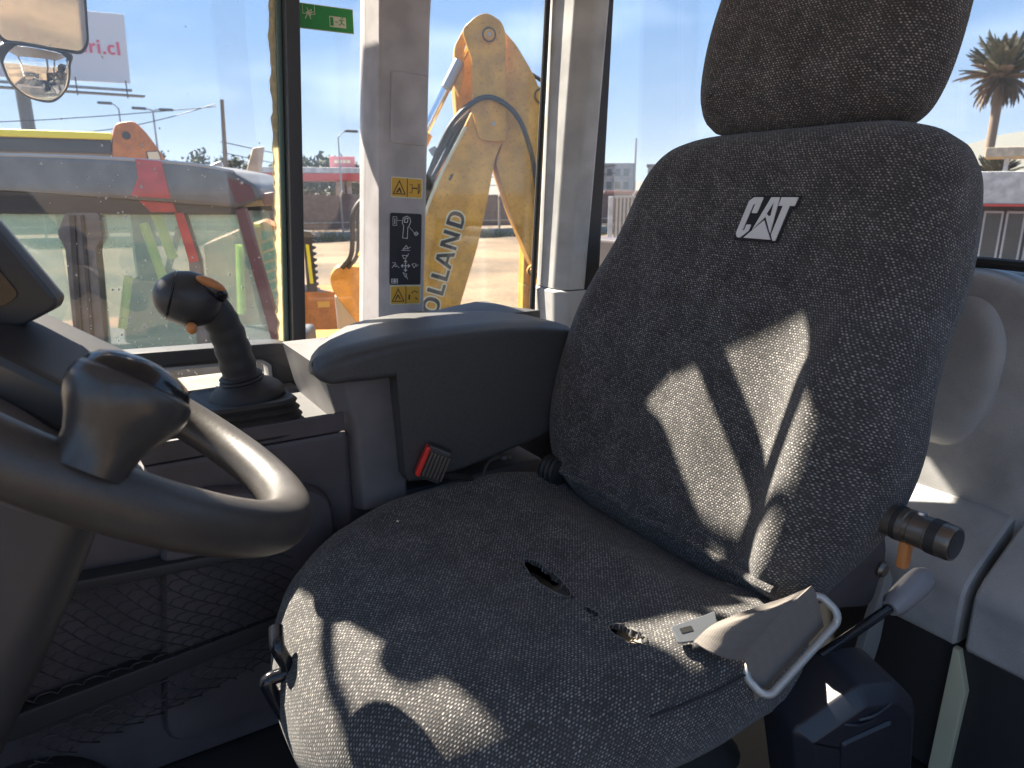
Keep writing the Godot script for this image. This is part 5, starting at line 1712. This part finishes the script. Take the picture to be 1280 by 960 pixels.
	for q: Array in [[-0.03, 2.66, 0.05, 2.30, -0.12, 0.022], [0.04, 2.70, 0.09, 2.50, -0.10, 0.024], [-0.12, 2.42, -0.18, 2.18, -0.10, 0.020], [0.225, 2.52, 0.20, 2.14, -0.7, 0.022], [-0.16, 2.22, -0.02, 2.23, -0.6, 0.014]]:
		b = B.new()
		rod(b, Vector3(q[0], q[1], q[4]), Vector3(q[2], q[3], q[4]), q[5], 8)
		part("handrail", b, M.lime, t, true)
	b = B.new()
	rod(b, Vector3(-0.03, 2.64, -0.6), Vector3(-0.22, 2.1, -0.5), 0.018, 8)
	rod(b, Vector3(0.30, 2.70, -0.6), Vector3(0.36, 2.1, -0.6), 0.03, 8)
	rod(b, Vector3(0.26, 2.70, -0.65), Vector3(0.34, 2.1, -0.65), 0.03, 8)
	part("inner_frame", b, M.steel, t, true)
	b = B.new()
	ball(b, Vector3(0.39, 2.46, -0.30), Vector3(0.035, 0.04, 0.03))
	part("inner_lamp", b, M.dull_black, t, true)
	# body below the windows
	b = B.new()
	slab(b, rounded(poly([-1.45, 2.08, 0.60, 2.08, 0.62, 1.2, 0.3, 0.95, -1.45, 0.95]), 0.03, 3), -0.7, 0.0, 0.012)
	part("lower_body", b, M.grey_cab, t, true)
	for wx: float in [-1.2, 0.9]:
		b = B.new()
		lathe(b, [Vector2(0.25, -0.25), Vector2(0.62, -0.25), Vector2(0.74, -0.17), Vector2(0.76, 0), Vector2(0.74, 0.17), Vector2(0.62, 0.25), Vector2(0.25, 0.25)], xf(Vector3(wx, 0.755, -0.4), Vector3(1, 0, 0), Vector3(0, 0, 1)))
		part("wheel", b, M.dull_black, t, true)
	b = B.new()
	slab(b, rounded(poly([0.525, 2.79, 0.585, 2.80, 0.59, 2.745, 0.53, 2.735]), 0.012, 3), -0.10, -0.03, 0.01)
	part("red_mirror", b, M.maroon, t, true)
	b = B.new()
	rod(b, Vector3(0.5, 2.80, -0.06), Vector3(0.54, 2.77, -0.06), 0.008)
	part("mirror_arm", b, M.dull_black, t, true)

func machines_behind() -> void:
	var t := thing("yellow_striped_machine", "black machine deck with yellow stripe and orange bracket above the grey roof", "machine", Vector3(0.21, 0, -9.0), -1.3)
	var b := B.new()
	bar(b, Vector3(-1.6, 3.18, -2.2), Vector3(0.36, 3.325, 0), 0.02)
	part("deck", b, M.dull_black, t, true)
	b = B.new()
	bar(b, Vector3(-1.6, 3.327, -2.1), Vector3(0.37, 3.40, 0.03), 0.015)
	part("stripe_beam", b, M.hivis, t, true)
	b = B.new()
	slab(b, rounded(poly([0.33, 3.05, 0.38, 3.40, 0.42, 3.50, 0.60, 3.53, 0.70, 3.42, 0.80, 3.25, 0.90, 3.05]), 0.05, 3), -0.25, 0.02, 0.015)
	var br := part("bracket", b, M.orange, t, true)
	b = B.new()
	lathe(b, [Vector2(0.001, 0), Vector2(0.042, 0), Vector2(0.042, 0.006), Vector2(0.001, 0.006)], xf(Vector3(0.505, 3.375, 0.0205), Vector3(1, 0, 0), Vector3(0, 0, 1)))
	part("pin_hole", b, M.print_black, br, true)
	b = B.new()
	slab(b, poly([0.67, 3.22, 0.80, 3.23, 0.82, 3.13, 0.68, 3.12]), 0.0205, 0.024, 0.0)
	var pl := part("plate", b, M.print_black, br, true)
	b = B.new()
	slab(b, poly([0.685, 3.212, 0.793, 3.22, 0.807, 3.14, 0.692, 3.13]), 0.0241, 0.026, 0.0)
	part("plate_face", b, M.cream_print, pl, true)
	b = B.new()
	slab(b, rounded(poly([-1.5, 0.35, 0.9, 0.35, 0.9, 1.15, -1.5, 1.15]), 0.05, 2), -2.0, -0.1, 0.03)
	part("body", b, M.orange, t, true)
	for px: float in [-1.3, 0.55]:
		b = B.new()
		bar(b, Vector3(px - 0.08, 1.15, -1.2), Vector3(px + 0.08, 3.18, -1.0), 0.01)
		part("post", b, M.dull_black, t, true)
	# orange machine with a slotted step panel
	t = thing("orange_machine", "orange machine with slotted step panel and lime strip, beyond the sealant bead", "machine", Vector3(1.99, 0, -7.23), -15.4)
	b = B.new()
	slab(b, rounded(poly([-0.50, 2.46, -0.32, 2.52, -0.17, 2.44, -0.12, 1.9, -0.05, 1.78, -0.05, 0.5, -0.9, 0.5, -0.9, 2.3]), 0.03, 3), -0.9, -0.05, 0.015)
	part("body", b, M.orange, t, true)
	b = B.new()
	slab(b, rounded(poly([-0.05, 1.82, 0.37, 1.80, 0.36, 1.40, 0.40, 0.4, -0.05, 0.4]), 0.03, 3), -0.6, 0.0, 0.012)
	var lo := part("front_block", b, M.orange, t, true)
	b = B.new()
	slab(b, poly([0.13, 1.71, 0.25, 1.71, 0.25, 1.65, 0.13, 1.65]), 0.0005, 0.004, 0.0)
	part("yellow_label", b, M.yellow_sign, lo, true)
	b = B.new()
	slab(b, poly([-0.38, 2.42, -0.36, 2.42, -0.36, 1.6, -0.38, 1.6]), -0.045, 0.02, 0.003)
	slab(b, poly([-0.18, 2.40, -0.16, 2.40, -0.16, 1.6, -0.18, 1.6]), -0.045, 0.02, 0.003)
	part("step_frame", b, M.orange, t, true)
	for i in 8:
		b = B.new()
		var y := 2.33 - i * 0.10
		slab(b, poly([-0.357, y, -0.183, y + 0.06, -0.183, y + 0.035, -0.357, y - 0.028]), -0.04, 0.015, 0.003)
		part("step_rung", b, M.orange, t, true)
	b = B.new()
	bar(b, Vector3(-0.357, 1.6, -0.048), Vector3(-0.183, 2.42, -0.043), 0.001)
	part("step_back", b, M.dull_black, t, true)
	b = B.new()
	bar(b, Vector3(-0.47, 2.462, -0.045), Vector3(-0.36, 2.495, 0.0), 0.004)
	part("lime_cap", b, M.hivis, t, true)
	b = B.new()
	slab(b, poly([0.035, 2.42, 0.115, 2.41, 0.14, 1.82, 0.04, 1.82]), -0.25, -0.02, 0.006)
	var col := part("dark_column", b, M.dull_black, t, true)
	for i in 9:
		b = B.new()
		slab(b, poly([0.115, 2.39 - i * 0.062, 0.16, 2.375 - i * 0.062, 0.117, 2.35 - i * 0.062]), -0.22, -0.03, 0.003)
		part("tooth", b, M.dull_black, col, true)
	b = B.new()
	slab(b, poly([0.055, 2.29, 0.088, 2.285, 0.105, 1.895, 0.07, 1.895]), -0.0195, -0.012, 0.001)
	part("lime_strip", b, M.hivis, t, true)
	for wx: float in [-0.7, 0.2]:
		b = B.new()
		lathe(b, [Vector2(0.12, -0.15), Vector2(0.4, -0.15), Vector2(0.42, 0), Vector2(0.4, 0.15), Vector2(0.12, 0.15)], xf(Vector3(wx, 0.42, -0.3), Vector3(1, 0, 0), Vector3(0, 0, 1)))
		part("wheel", b, M.dull_black, t, true)
	# raised bucket edge seen above the roof corner
	t = thing("raised_bucket", "pale raised loader bucket edge beyond the grey cab roof corner", "bucket", Vector3(3.0, 0, -13.5), -12.0)
	b = B.new()
	slab(b, rounded(poly([-0.15, 3.05, 0.02, 3.52, 0.22, 3.55, 0.12, 3.10, 0.0, 2.8]), 0.03, 2), -0.5, 0.3, 0.02)
	part("shell", b, M.cream_wall, t, true)
	b = B.new()
	slab(b, poly([-0.10, 0.0, 0.02, 0.0, 0.06, 3.0, -0.06, 3.0]), -0.1, 0.1, 0.02)
	part("mast", b, M.dull_black, t, true)
	b = B.new()
	slab(b, rounded(poly([-1.1, 2.9, -0.75, 3.2, -0.5, 3.32, -0.47, 3.0, -0.3, 2.9]), 0.05, 2), -0.4, 0.2, 0.02)
	part("bucket_side", b, M.steel, t, true)

func pole(called: String, label: String, at: Vector3, h: float, r: float, arms: Array, m: Material, group := "") -> Node3D:
	var t := thing(called, label, "lamp post" if called == "lamp_post" else "pole", at, 0.0, group)
	var b := B.new()
	tube(b, PackedVector3Array([Vector3(0, 0, 0), Vector3(0, h * 0.5, 0), Vector3(0, h, 0)]), [r, r * 0.8, r * 0.6], 8)
	part("post", b, m, t, true)
	for a: Array in arms:
		b = B.new()
		tube(b, curve([Vector3(0, h - 0.05, 0), Vector3(a[0] * 0.5, h + a[1] * 0.7, a[2] * 0.5), Vector3(a[0], h + a[1], a[2])], 4), r * 0.5, 6)
		part("arm", b, m, t, true)
		if called == "lamp_post":
			b = B.new()
			box(b, Vector3(0.85, 0.16, 0.3), Transform3D(Basis(), Vector3(a[0] + signf(a[0]) * 0.35, h + a[1] + 0.02, a[2])), 0.05)
			part("lamp_head", b, M.lamp, t, true)
	return t

func leafy(called: String, label: String, at: Vector3, h: float, w: float, seed_: int, group: String, slim := 1.0) -> void:
	var t := thing(called, label, "tree", at, 0.0, group)
	var r := RandomNumberGenerator.new()
	r.seed = seed_
	var b := B.new()
	tube(b, curve([Vector3(0, 0, 0), Vector3(0.1, h * 0.3, 0), Vector3(0.0, h * 0.75, 0.1)], 4), [0.22, 0.2, 0.18, 0.15, 0.12, 0.1, 0.08, 0.06, 0.04], 7)
	part("trunk", b, M.bark, t, true)
	b = B.new()
	for c in 16:
		var hub := Vector3(r.randfn(0, 0.26) * w, h * r.randf_range(0.42, 0.97), r.randfn(0, 0.26) * w)
		var k := 0.55 + 0.45 * (1.0 - absf(hub.y / h - 0.6))
		for i in 70:
			var p := hub + Vector3(r.randfn(0, 1), r.randfn(0, 0.8), r.randfn(0, 1)) * w * 0.13 * k * slim
			var a := Vector3(r.randfn(0, 1), r.randfn(0, 1), r.randfn(0, 1)).normalized() * w * 0.085
			var q := a.cross(Vector3(r.randfn(0, 1), r.randfn(0, 1), r.randfn(0, 1)).normalized())
			b.tri(p - a, p + q, p + a)
	part("crown", b, M.leaf, t, true, 10.0)

func palm(label: String, at: Vector3, h: float, reach: float, seed_: int) -> void:
	var t := thing("palm_tree", label, "palm tree", at)
	var r := RandomNumberGenerator.new()
	r.seed = seed_
	var b := B.new()
	tube(b, curve([Vector3(0.25, 0, 0), Vector3(0.0, h * 0.35, 0), Vector3(0, h * 0.7, 0), Vector3(0, h, 0)], 5), [0.5, 0.45, 0.42, 0.40, 0.38, 0.37, 0.36, 0.36, 0.36, 0.36, 0.36, 0.36, 0.37, 0.38, 0.42, 0.5], 12)
	part("trunk", b, M.bark, t, true)
	var shapes: Array[ArrayMesh] = []
	for v in 5:  # a frond: arching rib with narrow leaflets; the last two hang dead and ragged
		b = B.new()
		var dead := v >= 3
		var rib: Array = []
		var droop := [0.30, 0.55, 0.85, 1.2, 1.5][v] as float
		for i in 9:
			var u := i / 8.0
			rib.append(Vector3(reach * (u - 0.25 * droop * u * u * 0.6), reach * (0.22 * u - droop * 0.42 * u * u), 0))
		tube(b, PackedVector3Array(rib), [0.07, 0.06, 0.055, 0.05, 0.045, 0.04, 0.03, 0.02, 0.01], 4)
		for i in 30:
			var u := 0.14 + 0.86 * i / 30.0
			var k := u * 8.0
			var p: Vector3 = rib[int(k)].lerp(rib[mini(int(k) + 1, 8)], k - int(k))
			for s: float in [-1, 1]:
				var l := reach * 0.20 * sin(PI * clampf(u * 0.9 + 0.1, 0, 1)) * r.randf_range(0.7, 1.15)
				var tip := p + Vector3(l * 0.75, -l * (0.9 if dead else 0.35) * r.randf_range(0.5, 1.3), s * l * (0.35 if dead else 0.75))
				var q := Vector3(0.085, 0.045, 0.0)
				b.tri(p - q, p + q, tip)
		shapes.append(b.mesh(Transform3D(), 10.0))
	for i in 110:
		var o := MeshInstance3D.new()
		o.name = numbered("frond", t)
		var u := i / 109.0
		var v := 0 if u < 0.28 else 1 if u < 0.46 else 2 if u < 0.6 else 3 if u < 0.8 else 4
		o.mesh = shapes[v]
		o.material_override = M.frond if v < 2 else M.dead_frond
		var pitch := lerpf(1.15, -0.75, u) + r.randfn(0, 0.1)
		var size := r.randf_range(0.85, 1.08) * (1.0 if u < 0.6 else 0.72)
		o.transform = Transform3D(Basis(Vector3.UP, i * 2.399 + r.randfn(0, 0.15)) * Basis(Vector3(0, 0, 1), pitch) * Basis.from_scale(Vector3.ONE * size), Vector3(0, h - 0.1 + 0.3 * (1.0 - u), 0))
		t.add_child(o, true)

func surroundings() -> void:
	# hoarding on a steel post
	var t := thing("billboard", "large pale billboard with red web address on a tall steel post", "billboard", Vector3(-1.76, 0, -59.97), 1.7)
	var b := B.new()
	slab(b, poly([-5.6, 9.95, 7.27, 10.2, 7.42, 14.65, -5.6, 14.3]), -0.25, 0.05, 0.03)
	part("panel", b, M.board, t, true)
	text("web_address", "ari.cl", 0.80, M.board_red, t, Transform3D(Basis(), Vector3(5.62, 12.35, 0.07)), 0.05, 1.0)
	b = B.new()
	tube(b, PackedVector3Array([Vector3(0.75, 0, -0.7), Vector3(0.75, 10.5, -0.7)]), 0.42, 16)
	part("post", b, M.grey_cab, t, true)
	b = B.new()
	bar(b, Vector3(-5.6, 9.62, 0.0), Vector3(7.3, 9.80, 0.2), 0.02)
	part("lower_beam", b, M.concrete, t, true)
	b = B.new()
	bar(b, Vector3(-5.6, 9.28, 0.0), Vector3(8.0, 9.36, 1.0), 0.02)
	part("catwalk", b, M.dull_black, t, true)
	for i in 5:
		b = B.new()
		bar(b, Vector3(-5.3 + i * 3.05, 9.15, 0.3), Vector3(-5.22 + i * 3.05, 10.3, 0.38), 0.01)
		part("hanger", b, M.dull_black, t, true)
	# poles, posts and wires
	var u := pole("utility_pole", "dark leaning wooden utility pole with wires, behind the grey roof", Vector3(10.0, 0, -54.08), 8.8, 0.2, [], M.bark)
	u.rotation.z = -0.04
	u.rotation.x = 0.02
	pole("lamp_post", "tall lamp post with two flat heads right of the orange bracket", Vector3(6.1, 0, -54.6), 7.95, 0.09, [[-0.45, 0.05, 0], [0.45, 0.05, 0]], M.steel, "lamp posts in the yard")
	pole("lamp_post", "single headed lamp post just left of the two headed one", Vector3(4.15, 0, -55.0), 8.0, 0.08, [[-0.4, 0.25, 0]], M.steel, "lamp posts in the yard")
	pole("lamp_post", "curved lamp post rising behind the pink sign", Vector3(15.9, 0, -46.9), 6.2, 0.07, [[0.55, 0.35, 0]], M.steel, "lamp posts in the yard")
	pole("mast", "thin plain mast standing by the pale buildings behind the headrest", Vector3(79.9, 0, -91.2), 11.0, 0.28, [], M.steel)
	for w: Array in [[9.95, 8.5, -54.1, -8.0, 7.4, -56.0, "slack dark wire running left from the utility pole"], [9.95, 8.35, -54.1, -30.0, 8.0, -60.0, "upper slack wire reaching far left beyond the billboard post"], [10.0, 6.1, -54.1, 40.0, 4.9, -48.0, "low slack wire running right from the utility pole"], [10.0, 5.4, -54.1, 40.0, 4.3, -48.0, "lowest wire running right above the canopy"]]:
		b = B.new()
		var pts: Array = []
		for i in 13:
			var q := i / 12.0
			pts.append(Vector3(lerpf(w[0], w[3], q), lerpf(w[1], w[4], q) - 1.6 * sin(q * PI), lerpf(w[2], w[5], q)))
		tube(b, PackedVector3Array(pts), 0.03, 5)
		var o := part("overhead_wire", b, M.dull_black, self)
		tag(o, w[6], "wire", "overhead wires")
	# filling station canopy beyond the fence
	t = thing("station_canopy", "filling station canopy with white top and red edge beyond the fence", "canopy", Vector3(14.85, 0, -47.6), -10.0)
	b = B.new()
	bar(b, Vector3(-4.0, 3.95, -8), Vector3(5.0, 4.32, 0), 0.03)
	part("white_fascia", b, M.white_wall, t, true)
	b = B.new()
	bar(b, Vector3(-4.0, 3.50, -7.9), Vector3(5.0, 3.945, 0.05), 0.02)
	part("red_fascia", b, M.canopy_red, t, true)
	for q in [[-2.8, -1.5], [2.0, -1.5], [-2.8, -6.5], [2.0, -6.5]]:
		b = B.new()
		bar(b, Vector3(q[0] - 0.15, 0, q[1] - 0.15), Vector3(q[0] + 0.15, 3.5, q[1] + 0.15), 0.02)
		part("column", b, M.white_wall, t, true)
	t = thing("roadside_sign", "pinkish red roadside sign above the canopy", "sign", Vector3(17.0, 0, -49.6), -18.0)
	b = B.new()
	bar(b, Vector3(-0.85, 4.40, -0.1), Vector3(0.85, 5.12, 0.1), 0.03)
	part("panel", b, M.sign_red, t, true)
	b = B.new()
	bar(b, Vector3(-0.1, 0, -0.08), Vector3(0.1, 4.4, 0.08), 0.02)
	part("post", b, M.steel, t, true)
	b = B.new()
	for i in 4: box(b, Vector3(0.22, 0.2, 0.02), Transform3D(Basis(), Vector3(-0.42 + i * 0.28, 4.78, 0.11)), 0.01)
	part("pale_marks", b, M.cream_print, t, true)
	# dark boundary fence: panels between white posts on a low kerb
	t = thing("boundary_fence", "brown sheeted boundary fence with pale cranked posts across the far side", "fence", Vector3(11, 0, -44.5))
	var a := Vector3(-16.0, 0, -47.5)
	var dir := Vector3(66.0, 0, 10.0)
	var count := 26
	for i in count:
		var p := a + dir * (float(i) / count)
		var q := a + dir * (float(i + 1) / count)
		var x := xf((p + q) / 2, q - p)
		var l := p.distance_to(q)
		b = B.new()
		slab(b, poly([-l / 2 + 0.05, 0.62, l / 2 - 0.05, 0.62, l / 2 - 0.05, 2.62 + rng.randf_range(-0.06, 0.06), -l / 2 + 0.05, 2.62 + rng.randf_range(-0.06, 0.06)]), -0.03, 0.0, 0.0, x)
		part("panel", b, M.fence, t)
		b = B.new()
		bar(b, Vector3(-l / 2 + 0.01, 0, -0.1), Vector3(l / 2 - 0.01, 0.45, 0.05), 0.01)
		for k in b.v.size(): b.v[k] = x * b.v[k]
		part("kerb_block", b, M.concrete, t)
		b = B.new()
		tube(b, curve([x * Vector3(-l / 2, 0, 0.1), x * Vector3(-l / 2, 2.0, 0.1), x * Vector3(-l / 2, 2.5, 0.12), x * Vector3(-l / 2 + 0.1, 2.85, 0.4)], 3), 0.06, 6)
		part("post", b, M.concrete, t)
		b = B.new()
		rod(b, x * Vector3(-l / 2, 0.98, 0.08), x * Vector3(l / 2, 0.98, 0.08), 0.035, 5)
		part("rail", b, M.concrete, t)
	b = B.new()
	for i in 900:
		var q := rng.randf()
		var p := a + dir * q + Vector3(0, 0, 0.6 + rng.randf() * 1.2)
		var s := rng.randf_range(0.15, 0.55) * (0.6 + 0.8 * absf(sin(q * 40.0)))
		for k in 3:
			var d := Vector3(rng.randfn(0, 0.25), s, rng.randfn(0, 0.2))
			b.tri(p + Vector3(-0.05, 0, 0), p + Vector3(0.05, 0, 0), p + d)
	var g := part("dry_grass", b, M.dry_grass, self, false, 10.0)
	tag(g, "dry grass growing along the foot of the brown fence", "grass")
	g.set_meta("kind", "stuff")
	# trees
	for q: Array in [[6.4, -57.0, 5.6, 1.6, 1, "slim pointed tree left of the utility pole", 0.7], [7.9, -57.5, 5.4, 2.6, 2, "round dark tree beside the utility pole", 1.0], [11.9, -57.0, 5.3, 2.1, 3, "small round tree right of the utility pole", 1.0], [14.5, -59.0, 4.6, 3.0, 4, "low bushy tree by the sealant bead", 1.1], [16.2, -58.0, 5.5, 2.6, 5, "leafy tree directly right of the black window bar", 1.0], [18.6, -60.0, 5.1, 4.2, 6, "broad low tree behind the white canopy", 1.1], [21.5, -60.0, 4.8, 4.0, 7, "far dark tree near the pink sign", 1.1]]:
		leafy("leafy_tree", q[5], Vector3(q[0], 0, q[1]), q[2], q[3], q[4], "trees beyond the fence", q[6])
	# behind the seat: buildings, shed with slats, palm
	t = thing("apartment_block", "hazy grey apartment block far behind the seat", "building", Vector3(77, 0, -92), -41.1)
	b = B.new()
	bar(b, Vector3(-5, 0, -8), Vector3(2.5, 7.2, 0), 0.05)
	var bw := part("wall", b, M.far_wall, t, true)
	for i in 5:
		for k in 3:
			b = B.new()
			bar(b, Vector3(-4.4 + i * 1.35, 1.2 + k * 2.0, 0.001), Vector3(-3.6 + i * 1.35, 2.3 + k * 2.0, 0.05), 0.01)
			part("window", b, M.dark_glass, bw, true)
	t = thing("low_warehouse", "low pale warehouse with flat roof between apartment block and seat", "building", Vector3(82, 0, -86), -43.0)
	b = B.new()
	bar(b, Vector3(-3, 0, -8), Vector3(8, 6.6, 0), 0.05)
	part("wall", b, M.slat, t, true)
	b = B.new()
	bar(b, Vector3(-3.2, 6.61, -8.2), Vector3(8.2, 6.95, 0.2), 0.02)
	part("roof", b, M.far_wall, t, true)
	t = thing("blue_tank", "blue machine body standing before the pale buildings", "tank", Vector3(50, 0, -52), -42.0)
	b = B.new()
	slab(b, rounded(poly([-0.9, 2.6, 1.4, 2.6, 1.4, 4.5, 0.2, 5.0, -0.6, 4.2]), 0.2, 3), -2.0, 0, 0.1)
	part("body", b, M.blue, t, true)
	b = B.new()
	slab(b, poly([-0.8, 0.0, 1.4, 0.0, 1.4, 2.55, -0.8, 2.55]), -1.8, -0.1, 0.05)
	part("yellow_base", b, M.yellow, t, true)
	t = thing("brown_roofed_row", "row of low sheds with rusty brown roof behind the slatted fence", "building", Vector3(38, 0, -43), -41.1)
	b = B.new()
	bar(b, Vector3(-6, 0, -5), Vector3(6, 2.35, 0), 0.05)
	part("wall", b, M.cream_wall, t, true)
	b = B.new()
	bar(b, Vector3(-6.2, 2.36, -5.2), Vector3(6.2, 2.85, 0.3), 0.03)
	part("roof", b, M.roof_red, t, true)
	t = thing("slatted_gate", "grey slatted gate panel beside a pale post, behind the backrest edge", "gate", Vector3(14.46, 0, -16.58), -41.1)
	for i in 14:
		b = B.new()
		bar(b, Vector3(-0.46 + i * 0.11, 1.28, 0.0), Vector3(-0.40 + i * 0.11, 2.62, 0.03), 0.004)
		part("slat", b, M.slat, t, true)
	b = B.new()
	bar(b, Vector3(-0.5, 1.25, -0.06), Vector3(1.2, 2.6, -0.02), 0.004)
	part("backing", b, M.dull_black, t, true)
	b = B.new()
	bar(b, Vector3(-0.5, 2.62, -0.06), Vector3(1.2, 2.68, 0.05), 0.004)
	part("top_rail", b, M.slat, t, true)
	b = B.new()
	bar(b, Vector3(-0.68, 0, -0.1), Vector3(-0.54, 2.66, 0.06), 0.01)
	part("post", b, M.white_wall, t, true)
	b = B.new()
	bar(b, Vector3(-0.52, 0, -0.3), Vector3(1.3, 1.24, 0.3), 0.02)
	part("concrete_base", b, M.concrete, t, true)
	# white office with red line at the right edge
	t = thing("office_building", "low white office with red stripe and glazed doors at the right edge", "building", Vector3(29.15, 0, -13.21), -65.6)
	b = B.new()
	bar(b, Vector3(-1.05, 2.36, -6), Vector3(7, 3.50, 0.0), 0.03)
	part("upper_wall", b, M.white_wall, t, true)
	b = B.new()
	bar(b, Vector3(-1.06, 2.28, -6), Vector3(7, 2.355, 0.04), 0.01)
	part("red_stripe", b, M.canopy_red, t, true)
	b = B.new()
	bar(b, Vector3(-1.0, 0.0, -6), Vector3(7, 2.275, -0.5), 0.02)
	part("lower_wall", b, M.dull_black, t, true)
	b = B.new()
	bar(b, Vector3(-1.05, 0, -0.49), Vector3(7, 0.14, 0.8), 0.02)
	part("step", b, M.concrete, t, true)
	for q in [[-0.98, -0.56], [-0.50, 0.12], [0.2, 0.8], [0.9, 1.6]]:
		b = B.new()
		bar(b, Vector3(q[0], 0.16, -0.497), Vector3(q[1], 2.1, -0.44), 0.01)
		var dr := part("door", b, M.slat, t, true)
		b = B.new()
		bar(b, Vector3(q[0] + 0.07, 0.26, -0.438), Vector3(q[1] - 0.07, 2.02, -0.43), 0.004)
		part("glass", b, M.dark_glass, dr, true)
	t = thing("flat_canopy", "cream flat canopy roof under the palm", "canopy", Vector3(48, 0, -20.5), -66.0)
	b = B.new()
	bar(b, Vector3(-2.4, 4.75, -4), Vector3(9, 5.3, 0), 0.03)
	part("roof", b, M.cream_wall, t, true)
	for q: float in [-1.4, 4.0]:
		b = B.new()
		bar(b, Vector3(q, 0, -0.5), Vector3(q + 0.25, 4.75, -0.25), 0.02)
		part("column", b, M.white_wall, t, true)
	palm("tall palm tree with a shaggy skirt of dead fronds at the right edge", Vector3(66.9, 0, -32.0), 11.6, 3.9, 5)
	palm("short young palm half hidden under the cream canopy", Vector3(52.5, 0, -24.5), 3.6, 1.7, 9)
